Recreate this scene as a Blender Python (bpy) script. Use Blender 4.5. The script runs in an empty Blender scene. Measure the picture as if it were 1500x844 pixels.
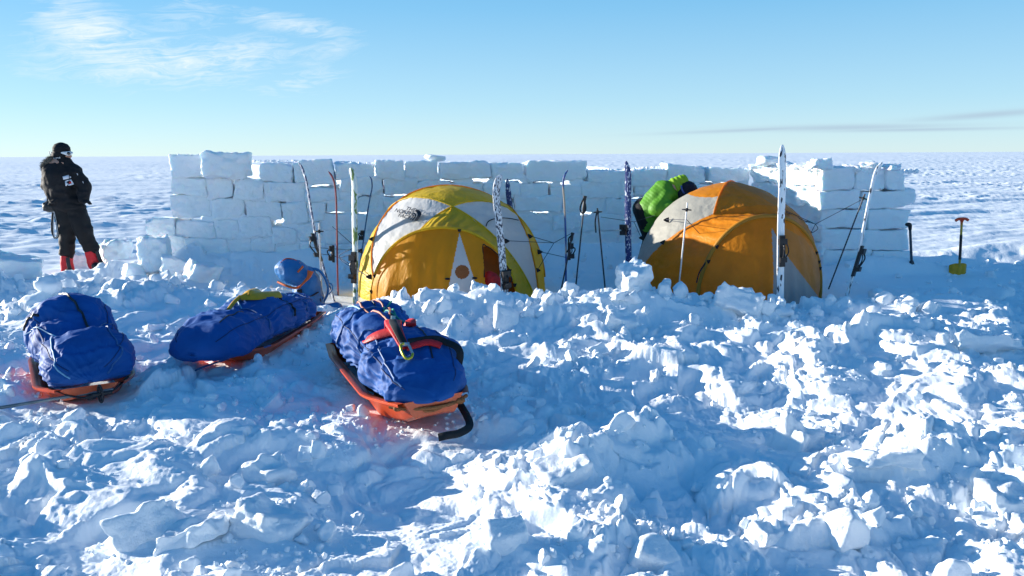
import bpy, bmesh, math, random
import numpy as np
from mathutils import Vector, Matrix, Euler
R = math.radians
sc = bpy.context.scene
COL = sc.collection
rng = np.random.RandomState(7)
SUN_AZ, SUN_EL = 71.0, 11.6      # degrees left of the view direction, degrees above the horizon

# ------------------------------------------------------------------ camera
F = 1177.0; CX, CY = 750.0, 422.0
CAMZ = 1.65
PITCH, ROLL = 9.45, -0.3
cam_rot = (Matrix.Rotation(R(90 - PITCH), 3, 'X') @ Matrix.Rotation(R(ROLL), 3, 'Z'))
cd = bpy.data.cameras.new('camera'); cam = bpy.data.objects.new('camera', cd); COL.objects.link(cam)
cam.matrix_world = Matrix.Translation((0, 0, CAMZ)) @ cam_rot.to_4x4()
cd.sensor_width = 36; cd.lens = 36 * F / 1500; cd.clip_start = 0.05; cd.clip_end = 30000
sc.camera = cam
CAMP = Vector((0, 0, CAMZ))
def ray(px, py):
    return (cam_rot @ Vector(((px - CX) / F, (CY - py) / F, -1))).normalized()
def P(px, py, Y):
    d = ray(px, py); return CAMP + d * (Y / d.y)
def to_px(p):
    p = np.asarray(p, float) - np.array([0, 0, CAMZ])
    q = p @ np.array(cam_rot)
    return np.stack([CX + F * q[..., 0] / -q[..., 2], CY - F * q[..., 1] / -q[..., 2]], -1)
def in_poly(pts, poly):
    x, y = pts[:, 0], pts[:, 1]; c = np.zeros(len(x), bool); n = len(poly)
    for i in range(n):
        x0, y0 = poly[i]; x1, y1 = poly[(i + 1) % n]
        if y0 == y1: continue
        m = ((y0 > y) != (y1 > y)) & (x < (x1 - x0) * (y - y0) / (y1 - y0) + x0)
        c ^= m
    return c

# ------------------------------------------------------------------ noise
def h32(ix, iy, iz, seed):
    h = (ix.astype(np.int64).astype(np.uint32) * np.uint32(374761393) + iy.astype(np.int64).astype(np.uint32) * np.uint32(668265263)
         + iz.astype(np.int64).astype(np.uint32) * np.uint32(2246822519) + np.uint32((seed * 3266489917) & 0xffffffff))
    h ^= h >> np.uint32(15); h *= np.uint32(2246822519); h ^= h >> np.uint32(13); h *= np.uint32(3266489917); h ^= h >> np.uint32(16)
    return h.astype(np.float64) / 4294967296.0
def perlin2(x, y, seed=0):
    xi, yi = np.floor(x), np.floor(y); xf, yf = x - xi, y - yi
    u = xf * xf * xf * (xf * (xf * 6 - 15) + 10); v = yf * yf * yf * (yf * (yf * 6 - 15) + 10)
    z = np.zeros_like(xi)
    def g(a, b):
        an = h32(xi + a, yi + b, z, seed) * 2 * math.pi
        return np.cos(an) * (xf - a) + np.sin(an) * (yf - b)
    return ((g(0, 0) * (1 - u) + g(1, 0) * u) * (1 - v) + (g(0, 1) * (1 - u) + g(1, 1) * u) * v) * 1.5
def fbm2(x, y, seed=0, o=4):
    s = 0; a = 1.0
    for k in range(o):
        s = s + a * perlin2(x * 2 ** k, y * 2 ** k, seed + k * 17); a *= .5
    return s
def noise3(p, seed=0):
    x, y, z = p[:, 0], p[:, 1], p[:, 2]
    xi, yi, zi = np.floor(x), np.floor(y), np.floor(z); xf, yf, zf = x - xi, y - yi, z - zi
    u, v, w = [t * t * (3 - 2 * t) for t in (xf, yf, zf)]
    def c(a, b, d): return h32(xi + a, yi + b, zi + d, seed)
    r = 0
    for a in (0, 1):
        for b in (0, 1):
            for d in (0, 1):
                r = r + c(a, b, d) * (u if a else 1 - u) * (v if b else 1 - v) * (w if d else 1 - w)
    return r * 2 - 1
def fbm3(p, seed=0, o=3):
    s = 0; a = 1.0
    for k in range(o):
        s = s + a * noise3(p * 2 ** k, seed + k * 13); a *= .5
    return s
def facets(x, y, scale, seed, tilt=.6, k=14):
    """broken, tilted plates: every cell of a jittered grid has its own level and slope"""
    x = x / scale; y = y / scale; xi, yi = np.floor(x), np.floor(y)
    best = np.full(x.shape, 1e9); z0 = np.zeros_like(xi)
    D = []; Hh = []
    for a in (-1, 0, 1):
        for b in (-1, 0, 1):
            ci, cj = xi + a, yi + b
            dx = x - (ci + .1 + .8 * h32(ci, cj, z0, seed)); dy = y - (cj + .1 + .8 * h32(ci, cj, z0 + 1, seed))
            d = dx * dx + dy * dy
            hh = (h32(ci, cj, z0 + 2, seed) * 2 - 1) + tilt * ((h32(ci, cj, z0 + 3, seed) * 2 - 1) * dx + (h32(ci, cj, z0 + 4, seed) * 2 - 1) * dy) * 2
            D.append(d); Hh.append(hh); best = np.minimum(best, d)
    num = 0; den = 0
    for d, hh in zip(D, Hh):
        w = np.exp(-k * (d - best)); num = num + w * hh; den = den + w
    return num / den
def clods(x, y, scale, seed, squash=1.0):
    """lumps of many sizes, each a rounded broken clod standing on the surface"""
    x = x / scale; y = y / scale; xi, yi = np.floor(x), np.floor(y); z0 = np.zeros_like(xi); out = np.zeros_like(x)
    for a in (-1, 0, 1):
        for b in (-1, 0, 1):
            ci, cj = xi + a, yi + b
            dx = x - (ci + h32(ci, cj, z0, seed)); dy = y - (cj + h32(ci, cj, z0 + 1, seed))
            rd = .22 + .62 * h32(ci, cj, z0 + 2, seed) ** 1.5; an = h32(ci, cj, z0 + 3, seed) * 6.28; el = .6 + .5 * h32(ci, cj, z0 + 4, seed)
            u = dx * np.cos(an) + dy * np.sin(an); v = (dy * np.cos(an) - dx * np.sin(an)) / el
            q = (np.maximum(np.abs(u), np.abs(v)) * .55 + .45 * np.hypot(u, v)) / rd
            tl = (h32(ci, cj, z0 + 5, seed) - .5) * 1.3 * u + (h32(ci, cj, z0 + 6, seed) - .5) * 1.3 * v
            out = np.maximum(out, (np.sqrt(np.clip(1 - q ** 3, 0, 1)) * rd * .8 + tl * (q < 1)) * (q < 1))
    return out
def sstep(a, b, x):
    t = np.clip((x - a) / (b - a), 0, 1); return t * t * (3 - 2 * t)

# ------------------------------------------------------------------ ground height
def gauss(x, y, cx, cy, rx, ry, ang=0):
    c, s = math.cos(ang), math.sin(ang); u = (x - cx) * c + (y - cy) * s; v = -(x - cx) * s + (y - cy) * c
    return np.exp(-((u / rx) ** 2 + (v / ry) ** 2))
WA = P(250, 300, 10.9); WB = P(1098, 300, 12.15)     # snow wall line (front face), left and right end
def wall_dist(x, y):
    ax, ay, bx, by = WA.x, WA.y, WB.x, WB.y; L2 = (bx - ax) ** 2 + (by - ay) ** 2
    t = np.clip(((x - ax) * (bx - ax) + (y - ay) * (by - ay)) / L2, 0, 1)
    return np.hypot(x - ax - t * (bx - ax), y - ay - t * (by - ay))
PADS = []   # (x, y, rx, ry, angle, z): places trodden or pressed down under things
def H(x, y, detail=True):
    x = np.asarray(x, float); y = np.asarray(y, float)
    x, y = np.broadcast_arrays(x, y); x = x.copy(); y = y.copy()
    r = np.hypot(x, y)
    h = .10 * fbm2(x * .05, y * .05, 3, 2) * sstep(14, 40, r)
    # the bank of dug-out snow before the tents
    h += .17 * gauss(x, y, -.75, 7.75, .75, .42) + .20 * gauss(x, y, .25, 7.75, .9, .5) + .22 * gauss(x, y, 1.25, 7.8, .6, .45)
    h += .15 * gauss(x, y, 2.4, 7.75, 1.3, .40) + .14 * gauss(x, y, 4.2, 8.0, 1.2, .6)
    h += .22 * gauss(x, y, -4.0, 8.6, 1.3, .6) + .25 * gauss(x, y, -6.3, 9.3, .8, .6) + .12 * gauss(x, y, -2.7, 9.2, .7, .4)
    h += .12 * gauss(x, y, -4.8, 9.9, .8, .4)
    # trench and hollows in the foreground
    h -= .25 * gauss(x, y, .8, 5.7, 1.5, .75) + .16 * gauss(x, y, 2.3, 5.1, 1.2, .5) + .14 * gauss(x, y, -.5, 3.9, .5, .5) + .1 * gauss(x, y, 1.0, 3.6, .5, .5)
    h += .10 * gauss(x, y, 2.6, 6.9, 1.6, .4) + .12 * gauss(x, y, .4, 4.1, .5, .25) + .12 * gauss(x, y, 2.2, 4.0, .9, .3)
    # drift against the wall
    wd = wall_dist(x, y)
    h += .34 * np.exp(-(wd / .45) ** 2) * sstep(-5.3, -4.2, x)
    h += .20 * gauss(x, y, -5.35, 10.75, .55, .4) + .16 * gauss(x, y, 4.9, 10.75, .9, .35)
    h += .22 * np.exp(-((x - 5.3) / .9) ** 2 - ((y - 10.6) / .5) ** 2)
    h += .34 * gauss(x, y, 7.9, 11.9, 2.3, .5) + .10 * gauss(x, y, 7.0, 10.2, 1.6, .6)
    # broken snow
    lump = .5 + .5 * fbm2(x * .45, y * .45, 11, 2)
    rub = (1 - sstep(8.2, 8.9, y)) * (1 - sstep(9, 14, np.abs(x) * 1.0))
    rub = np.maximum(rub, (1 - sstep(-3.9, -3.0, x)) * (1 - sstep(10.6, 12.2, y)) * sstep(-9, -7, x))
    rub = np.maximum(rub, .34 * (1 - sstep(12.5, 14.5, r)))
    if detail:
        wx = x + .12 * perlin2(x * 2.1, y * 2.1, 31); wy = y + .12 * perlin2(x * 2.1, y * 2.1, 47)
        m = (rub > .01) & (r < 16)
        xs, ys = wx[m], wy[m]; A = rub[m] * (.55 + .6 * np.clip(lump[m], 0, 1.3))
        d = .085 * fbm2(xs * .8, ys * .8, 5, 2) + .042 * facets(xs, ys, .62, 1, .6, 16)
        fm = fbm2(xs * 1.3, ys * 1.3, 77, 2)
        d += .042 * facets(xs, ys, .27, 2, .9, 18) * sstep(-.5, .3, fm) + .013 * facets(xs, ys, .12, 3, .9, 16) * sstep(-.3, .5, fbm2(xs * 1.7, ys * 1.7, 99, 2))
        g0 = fbm2(xs * .75, ys * .95, 143, 2); g1 = sstep(-.25, .45, fbm2(xs * 1.1, ys * 1.1, 141, 2) + .6 * g0); g2 = .12 + .88 * sstep(-.25, .35, fbm2(xs * 1.6, ys * 1.6, 142, 2) + .7 * g0); wv = .03 * perlin2(xs * 9, ys * 9, 150)
        d += (.22 * clods(xs + wv, ys - wv, .36, 301) * g1 * .75 + .105 * clods(xs + wv, ys + wv, .15, 302) * g2 * .7 + .040 * clods(xs, ys, .075, 303) * (.12 + .88 * g2))
        rb = 1 - np.abs(perlin2(xs * 5, ys * 5, 71)) * 2
        d += .008 * rb + .006 * fbm2(xs * 16, ys * 16, 81, 2)
        calm = 1 - .82 * gauss(xs, ys, -.75, 3.25, .75, .42) - .6 * gauss(xs, ys, 3.6, 5.2, 1.2, .25) - .45 * gauss(xs, ys, 1.1, 5.6, 1.8, .7)
        h[m] += A * d * calm
        pr = np.random.RandomState(12)
        for (bx, by, ux, uy, n_) in ((-1.9, 3.6, .62, .45, 7), (1.3, 6.2, .5, .55, 5), (-3.2, 7.4, .55, .25, 6), (2.6, 3.3, .5, .6, 6), (3.6, 8.9, .6, .15, 6), (-4.4, 9.9, -.45, .2, 5)):
            for k in range(n_):
                cx = bx + ux * k + (-uy if k % 2 else uy) * .22 + pr.uniform(-.05, .05); cy = by + uy * k + (ux if k % 2 else -ux) * .22; aa = math.atan2(uy, ux) + pr.uniform(-.3, .3)
                g = gauss(x, y, cx, cy, .17, .075, aa); h -= .075 * np.clip(g * 1.6, 0, 1) ** 2
        near = r < 7
        h[near] += .0028 * fbm2(x[near] * 55, y[near] * 55, 91, 2) * (.4 + .6 * sstep(-.3, .3, fbm2(x[near] * 2, y[near] * 2, 92, 1)))
        # wind-carved plain: sastrugi drawn out along the wind
        far = (1 - rub)
        w1 = x * .94 + y * .34; w2 = -x * .34 + y * .94
        pt = .35 + .9 * sstep(-.4, .5, fbm2(x * .12, y * .09, 61, 2))
        q = .034 * fbm2(w1 * .9, w2 * 2.6, 51, 3) * sstep(9, 13, r) * pt
        q += .10 * np.maximum(0, fbm2(w1 * .12, w2 * .8, 52, 3) - .1) * sstep(13, 22, r)
        q += .062 * np.abs(fbm2(w1 * .38, w2 * 2.2, 53, 3)) * sstep(11, 18, r) * pt * (1 - .6 * sstep(18, 45, r))
        q += .14 * fbm2(w1 * .03, w2 * .13, 54, 3) * sstep(40, 160, r)
        q += .008 * fbm2(x * 3, y * 3, 55, 3)
        q += (.040 * np.abs(perlin2(w1 * 1.1, w2 * 3.4, 56)) + .06 * np.maximum(0, fbm2(w1 * .45, w2 * 1.9, 57, 3))) * sstep(11.5, 13.5, y) * (1 - sstep(60, 120, r)) * pt
        h += far * q
    for (cx, cy, rx, ry, an, z) in PADS:
        g = gauss(x, y, cx, cy, rx, ry, an); g = np.clip(g * 1.7, 0, 1); g = g * g * (3 - 2 * g)
        h = h * (1 - g * .92) + z * g * .92
    return h
def Hs(x, y): return float(H(np.array([x]), np.array([y]))[0])
def G(px, py, lift=0.0):
    """where the line of sight through a photo pixel meets the ground"""
    d = ray(px, py); t = np.linspace(1.5, 40, 1500)
    X = d.x * t; Y = d.y * t; Z = CAMZ + d.z * t
    k = np.argmax(Z < H(X, Y) + lift); return Vector((X[k], Y[k], Z[k]))

# ------------------------------------------------------------------ materials
def newmat(name):
    m = bpy.data.materials.new(name); m.use_nodes = True; nt = m.node_tree
    return m, nt, nt.nodes['Principled BSDF'], nt.nodes['Material Output']
def N(nt, t, **kw):
    n = nt.nodes.new(t)
    for k, v in kw.items():
        if k in n.inputs: n.inputs[k].default_value = v
        else: setattr(n, k, v)
    return n
def mat(name, col, rough=.6, var=.0, scale=20., bump=.0, bscale=60., metal=0., transl=0., col2=None, stretch=(1, 1, 1), spec=.4, bdist=.01, sheen=0., thr=None):
    m, nt, b, out = newmat(name)
    tc = N(nt, 'ShaderNodeTexCoord'); mp = N(nt, 'ShaderNodeMapping'); nt.links.new(tc.outputs['Object'], mp.inputs['Vector'])
    mp.inputs['Scale'].default_value = stretch
    no = N(nt, 'ShaderNodeTexNoise'); no.inputs['Scale'].default_value = scale; no.inputs['Detail'].default_value = 5
    nt.links.new(mp.outputs['Vector'], no.inputs['Vector'])
    rp = N(nt, 'ShaderNodeValToRGB')
    c = list(col) + [1]; c2 = list(col2) + [1] if col2 else [max(0, v * (1 - var)) for v in col] + [1]
    if thr: rp.color_ramp.elements[0].position, rp.color_ramp.elements[1].position = thr
    else: rp.color_ramp.elements[0].position, rp.color_ramp.elements[1].position = .35, .65
    rp.color_ramp.elements[0].color = c2; rp.color_ramp.elements[1].color = c
    nt.links.new(no.outputs['Fac'], rp.inputs['Fac']); nt.links.new(rp.outputs['Color'], b.inputs['Base Color'])
    b.inputs['Roughness'].default_value = rough; b.inputs['Metallic'].default_value = metal; b.inputs['Specular IOR Level'].default_value = spec
    if sheen: b.inputs['Sheen Weight'].default_value = sheen
    nrm = None
    if bump:
        n2 = N(nt, 'ShaderNodeTexNoise'); n2.inputs['Scale'].default_value = bscale; n2.inputs['Detail'].default_value = 4
        nt.links.new(mp.outputs['Vector'], n2.inputs['Vector'])
        bp = N(nt, 'ShaderNodeBump'); bp.inputs['Strength'].default_value = bump; bp.inputs['Distance'].default_value = bdist
        nt.links.new(n2.outputs['Fac'], bp.inputs['Height']); nt.links.new(bp.outputs['Normal'], b.inputs['Normal']); nrm = bp
    if transl:
        tr = N(nt, 'ShaderNodeBsdfTranslucent'); nt.links.new(rp.outputs['Color'], tr.inputs['Color'])
        if nrm: nt.links.new(nrm.outputs['Normal'], tr.inputs['Normal'])
        mx = N(nt, 'ShaderNodeMixShader'); mx.inputs[0].default_value = transl
        nt.links.new(b.outputs[0], mx.inputs[1]); nt.links.new(tr.outputs[0], mx.inputs[2]); nt.links.new(mx.outputs[0], out.inputs['Surface'])
    return m
def snow_mat(name, sss=.0, bump=.5, rad=.03, fine=90., dist=.006, transl=0):
    m, nt, b, out = newmat(name)
    ge = N(nt, 'ShaderNodeNewGeometry'); no = N(nt, 'ShaderNodeTexNoise'); no.inputs['Scale'].default_value = 1.7; no.inputs['Detail'].default_value = 4
    nt.links.new(ge.outputs['Position'], no.inputs['Vector'])
    rp = N(nt, 'ShaderNodeValToRGB'); rp.color_ramp.elements[0].position = .35; rp.color_ramp.elements[1].position = .65
    rp.color_ramp.elements[0].color = (.84, .90, .94, 1); rp.color_ramp.elements[1].color = (.90, .92, .94, 1)
    nt.links.new(no.outputs['Fac'], rp.inputs['Fac']); nt.links.new(rp.outputs['Color'], b.inputs['Base Color'])
    b.inputs['Roughness'].default_value = .55; b.inputs['Specular IOR Level'].default_value = .25
    if sss:
        b.inputs['Subsurface Weight'].default_value = sss; b.inputs['Subsurface Radius'].default_value = (.6, .85, 1.0); b.inputs['Subsurface Scale'].default_value = rad
    n1 = N(nt, 'ShaderNodeTexNoise'); n1.inputs['Scale'].default_value = fine; n1.inputs['Detail'].default_value = 6; n1.inputs['Roughness'].default_value = .65
    n2 = N(nt, 'ShaderNodeTexVoronoi'); n2.inputs['Scale'].default_value = fine * .35
    for n in (n1, n2): nt.links.new(ge.outputs['Position'], n.inputs['Vector'])
    ad = N(nt, 'ShaderNodeMath', operation='MULTIPLY_ADD'); ad.inputs[1].default_value = -.5
    nt.links.new(n2.outputs['Distance'], ad.inputs[0]); nt.links.new(n1.outputs['Fac'], ad.inputs[2])
    bp = N(nt, 'ShaderNodeBump'); bp.inputs['Strength'].default_value = bump; bp.inputs['Distance'].default_value = dist
    nt.links.new(ad.outputs[0], bp.inputs['Height']); nt.links.new(bp.outputs['Normal'], b.inputs['Normal'])
    if transl:
        tr = N(nt, 'ShaderNodeBsdfTranslucent'); tr.inputs['Color'].default_value = (.85, .93, 1, 1)
        mx = N(nt, 'ShaderNodeMixShader'); mx.inputs[0].default_value = transl
        nt.links.new(b.outputs[0], mx.inputs[1]); nt.links.new(tr.outputs[0], mx.inputs[2]); nt.links.new(mx.outputs[0], out.inputs['Surface'])
    return m
SNOW = snow_mat('snow', 0, .55)
SNOWL = snow_mat('loose_block_snow', 0, .8, fine=55., dist=.010)
SNOWB = snow_mat('snow_block', 0.65, .6, rad=.05, fine=34., dist=.018)
GLOWSNOW = snow_mat('translucent_glow_snow', 0, .3, transl=.85)  # for the sheet added to glow through the wall joints

# ------------------------------------------------------------------ mesh helpers
def mesh_np(name, V, Fq, m=None, smooth=True, parent=None, idx=None):
    me = bpy.data.meshes.new(name); V = np.asarray(V, np.float32); Fq = np.asarray(Fq, np.int32)
    me.vertices.add(len(V)); me.vertices.foreach_set('co', V.ravel())
    n, k = Fq.shape
    me.loops.add(n * k); me.loops.foreach_set('vertex_index', Fq.ravel())
    me.polygons.add(n); me.polygons.foreach_set('loop_start', np.arange(0, n * k, k, dtype=np.int32))
    try: me.polygons.foreach_set('loop_total', np.full(n, k, np.int32))
    except Exception: pass
    me.update(calc_edges=True)
    if smooth: me.polygons.foreach_set('use_smooth', np.ones(n, bool))
    if m: me.materials.append(m)
    return link(name, me, parent)
def link(name, me, parent=None):
    o = bpy.data.objects.new(name, me); COL.objects.link(o)
    if parent: o.parent = parent
    return o
def tag(o, label=None, cat=None, group=None, kind=None):
    for k, v in (('label', label), ('category', cat), ('group', group), ('kind', kind)):
        if v: o[k] = v
    return o
def thing(name, label, cat, loc=(0, 0, 0), group=None):
    o = bpy.data.objects.new(name, None); COL.objects.link(o); o.location = loc; o.empty_display_size = .1
    return tag(o, label, cat, group)
def part(name, V, Fq, m, parent, smooth=True, world=False):
    """mesh part; with world=True V is in world space and the parent is unrotated"""
    if world and parent is not None: V = np.asarray(V) - np.array(parent.location)
    return mesh_np(name, V, Fq, m, smooth, parent)
def grid_faces(nu, nv, cu=False, cv=False):
    i = np.arange(nu if cu else nu - 1); j = np.arange(nv if cv else nv - 1); I, J = np.meshgrid(i, j, indexing='ij')
    I2 = (I + 1) % nu; J2 = (J + 1) % nv
    return np.stack([I * nv + J, I2 * nv + J, I2 * nv + J2, I * nv + J2], -1).reshape(-1, 4)
def catmull(pts, n=6):
    pts = [np.array(p, float) for p in pts]
    if len(pts) < 3: return np.array(pts)
    q = [2 * pts[0] - pts[1]] + pts + [2 * pts[-1] - pts[-2]]; out = []
    for i in range(1, len(q) - 2):
        for t in np.linspace(0, 1, n, endpoint=False):
            a, b, c, d = q[i - 1], q[i], q[i + 1], q[i + 2]
            out.append(.5 * ((2 * b) + (c - a) * t + (2 * a - 5 * b + 4 * c - d) * t * t + (3 * b - a - 3 * c + d) * t ** 3))
    out.append(pts[-1]); return np.array(out)
def sweep(pts, prof, up=(0, 0, 1), scales=None, closed_prof=True):
    """sweep a 2-D profile (side, up) along a path; returns V, F with capped ends"""
    pts = np.asarray(pts, float); n = len(pts); prof = np.asarray(prof, float); k = len(prof)
    T = np.gradient(pts, axis=0); T /= np.linalg.norm(T, axis=1)[:, None] + 1e-12
    up = np.array(up, float); V = []; S0 = None
    for i in range(n):
        s = np.cross(T[i], up); ln = np.linalg.norm(s)
        s = s / ln if ln > 1e-3 else (S0 if S0 is not None else np.array([1., 0, 0]))
        if S0 is not None and s @ S0 < 0: s = -s
        S0 = s; u = np.cross(s, T[i]); f = 1 if scales is None else scales[i]
        V.append(pts[i] + np.outer(prof[:, 0] * f, s) + np.outer(prof[:, 1] * f, u))
    V = np.concatenate(V); Fq = grid_faces(n, k, cv=True)
    c0 = len(V); V = np.vstack([V, pts[0], pts[-1]])
    caps = [[c0, (j + 1) % k, j, c0] for j in range(k)] + [[c0 + 1, (n - 1) * k + j, (n - 1) * k + (j + 1) % k, c0 + 1] for j in range(k)]
    return V, Fq, caps
def circ(r, k=8, ry=None):
    a = np.arange(k) * 2 * math.pi / k; return np.stack([np.cos(a) * r, np.sin(a) * (ry or r)], -1)
class MB:
    """collects swept, boxed and lathed pieces into one mesh"""
    def __init__(s): s.V = []; s.F = []; s.n = 0
    def add(s, V, faces):
        s.V.append(np.asarray(V, float)); s.F += [[int(i) + s.n for i in f] for f in faces]; s.n += len(V); return s
    def tube(s, pts, r, k=8, sm=True, n=5, up=(0, 0, 1), scales=None):
        p = catmull(pts, n) if sm and len(pts) > 2 else np.array([list(q) for q in pts], float)
        if scales is not None: scales = np.interp(np.linspace(0, 1, len(p)), np.linspace(0, 1, len(scales)), scales)
        V, Fq, c = sweep(p, circ(r, k), up, scales); return s.add(V, list(Fq) + [f[:3] for f in c])
    def strip(s, pts, w, t, up=(0, 0, 1), sm=True, n=5, scales=None):
        p = catmull(pts, n) if sm and len(pts) > 2 else np.array([list(q) for q in pts], float)
        if scales is not None: scales = np.interp(np.linspace(0, 1, len(p)), np.linspace(0, 1, len(scales)), scales)
        b = min(w, t) * .2
        pr = [(-w / 2 + b, -t / 2), (w / 2 - b, -t / 2), (w / 2, -t / 2 + b), (w / 2, t / 2 - b), (w / 2 - b, t / 2), (-w / 2 + b, t / 2), (-w / 2, t / 2 - b), (-w / 2, -t / 2 + b)]
        V, Fq, c = sweep(p, pr, up, scales); return s.add(V, list(Fq) + [f[:3] for f in c])
    def ball(s, c, r, n=12, M=None):
        r = (r, r, r) if np.isscalar(r) else r
        th = np.linspace(0, math.pi, n)[1:-1]; ph = np.arange(n * 2) * math.pi / n
        T, Ph = np.meshgrid(th, ph, indexing='ij'); V = np.stack([np.sin(T) * np.cos(Ph), np.sin(T) * np.sin(Ph), np.cos(T)], -1).reshape(-1, 3)
        V = np.vstack([V, [0, 0, 1], [0, 0, -1]]) * np.array(r)
        if M is not None: V = V @ np.array(M.to_3x3()).T
        V = V + np.array(c); k = n * 2; m_ = len(th)
        Fq = [list(f) for f in grid_faces(m_, k, cv=True)]; tp = m_ * k
        Fq += [[tp, j, (j + 1) % k] for j in range(k)] + [[tp + 1, (m_ - 1) * k + (j + 1) % k, (m_ - 1) * k + j] for j in range(k)]
        return s.add(V, Fq)
    def capsule(s, a, b, ra, rb, k=14):
        a = np.array(a, float); b = np.array(b, float); d = b - a; L = np.linalg.norm(d); d = d / (L + 1e-9)
        t = np.linspace(0, math.pi / 2, 5)
        prof = [(a - d * ra * math.cos(x), ra * math.sin(x)) for x in t] + [(b + d * rb * math.sin(x), rb * math.cos(x)) for x in t]
        up = np.array([0, 0, 1.]) if abs(d[2]) < .9 else np.array([1., 0, 0]); s1 = np.cross(d, up); s1 /= np.linalg.norm(s1); s2 = np.cross(s1, d)
        an = np.arange(k) * 2 * math.pi / k; V = np.concatenate([c + max(r, 1e-4) * (np.outer(np.cos(an), s1) + np.outer(np.sin(an), s2)) for c, r in prof])
        n = len(prof); Fq = [list(f) for f in grid_faces(n, k, cv=True)] + [list(range(k))[::-1], list(range((n - 1) * k, n * k))]
        return s.add(V, Fq)
    def box(s, c, size, M=None):
        x, y, z = [v / 2 for v in size]; V = np.array([(-x, -y, -z), (x, -y, -z), (x, y, -z), (-x, y, -z), (-x, -y, z), (x, -y, z), (x, y, z), (-x, y, z)])
        if M is not None: V = V @ np.array(M.to_3x3()).T
        return s.add(V + np.array(c), [(0, 3, 2, 1), (4, 5, 6, 7), (0, 1, 5, 4), (1, 2, 6, 5), (2, 3, 7, 6), (3, 0, 4, 7)])
    def mesh(s, name):
        me = bpy.data.meshes.new(name); V = np.concatenate(s.V)
        me.from_pydata(V.tolist(), [], s.F); me.update(); return me
    def build(s, name, m, parent=None, smooth=True, world=False, bevel=0):
        me = s.mesh(name)
        if world and parent is not None: me.transform(Matrix.Translation(-Vector(parent.location)))
        if smooth: me.polygons.foreach_set('use_smooth', np.ones(len(me.polygons), bool))
        bm = bmesh.new(); bm.from_mesh(me); bmesh.ops.recalc_face_normals(bm, faces=bm.faces)
        if bevel: bmesh.ops.bevel(bm, geom=bm.edges[:], offset=bevel, segments=2, affect='EDGES')
        bm.to_mesh(me); bm.free()
        if m: me.materials.append(m)
        o = link(name, me, parent)
        if smooth and not bevel:
            try: me.set_sharp_from_angle(angle=R(50))
            except Exception: pass
        return o
    def blob(s, name, m, parent=None, voxel=.02, sm=6, disp=None, world=False):
        """union of the collected closed pieces as one smooth skin"""
        me = s.mesh(name); tmp = bpy.data.objects.new('tmp', me); COL.objects.link(tmp)
        md = tmp.modifiers.new('r', 'REMESH'); md.mode = 'VOXEL'; md.voxel_size = voxel; md.use_smooth_shade = True
        if sm:
            ms = tmp.modifiers.new('s', 'SMOOTH'); ms.iterations = sm; ms.factor = .5
        dg = bpy.context.evaluated_depsgraph_get(); dg.update(); ev = tmp.evaluated_get(dg)
        m2 = bpy.data.meshes.new_from_object(ev); bpy.data.objects.remove(tmp)
        n = len(m2.vertices); co = np.empty(n * 3, np.float32); m2.vertices.foreach_get('co', co); co = co.reshape(-1, 3).astype(float)
        if disp is not None:
            nr = np.array([v.normal[:] for v in m2.vertices]); co = co + disp(co, nr)
        if world and parent is not None: co = co - np.array(parent.location)
        m2.vertices.foreach_set('co', co.astype(np.float32).ravel()); m2.update()
        m2.name = name; m2.materials.clear(); m2.materials.append(m)
        m2.polygons.foreach_set('use_smooth', np.ones(len(m2.polygons), bool))
        return link(name, m2, parent)
def Z0(px, py, z):
    d = ray(px, py); return CAMP + d * ((z - CAMZ) / d.z)
def pad_between(a, b, rw, z, ext=.25):
    c = (a + b) / 2; L = (a - b).length / 2 + ext; PADS.append((c.x, c.y, L, rw, math.atan2(a.y - b.y, a.x - b.x), z))
va = Vector((ray(118, 560).x, ray(118, 560).y, 0)).normalized()
SA = (Z0(134, 590, .06), None); SA = (SA[0], SA[0] + Vector((va.x * math.cos(.06) - va.y * math.sin(.06), va.y * math.cos(.06) + va.x * math.sin(.06), 0)) * 1.35)
SB = (Z0(318, 538, .06), Z0(440, 462, .08))
SC = (Z0(640, 632, .06), Z0(534, 512, .12))
for a_, b_ in (SA, SB, SC):
    a_.z = 0; b_.z = 0; pad_between(a_, b_, .32, .04, .05)
PADS.append((-2.0, 8.7, .5, .35, 0, .08))       # rucksack
PADS.append((-.7, 9.3, 1.5, .9, 0, 0.0)); PADS.append((2.55, 9.6, 1.7, 1.1, 0, 0.0))   # tent floors
PADS.append((-6.45, 11.4, .7, .4, 0, .0))       # standing person
PADS.append((5.6, 10.2, 1.2, .5, 0, .0))        # shovels
# ------------------------------------------------------------------ sky and sun
w = bpy.data.worlds.new('World'); sc.world = w; w.use_nodes = True; nt = w.node_tree
bg = nt.nodes['Background']; sky = N(nt, 'ShaderNodeTexSky'); sky.sky_type = 'NISHITA'; sky.sun_disc = False
sky.sun_elevation = R(SUN_EL); sky.sun_rotation = R(-SUN_AZ); sky.air_density = 1.0; sky.dust_density = .6; sky.ozone_density = 1.5; sky.altitude = 2500
SKY_STR = .092
tint = N(nt, 'ShaderNodeMix', data_type='RGBA', blend_type='MULTIPLY'); tint.inputs['Factor'].default_value = 1
tint.inputs['B'].default_value = (.62, .98, 1.18, 1)
nt.links.new(sky.outputs['Color'], tint.inputs['A'])
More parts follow.
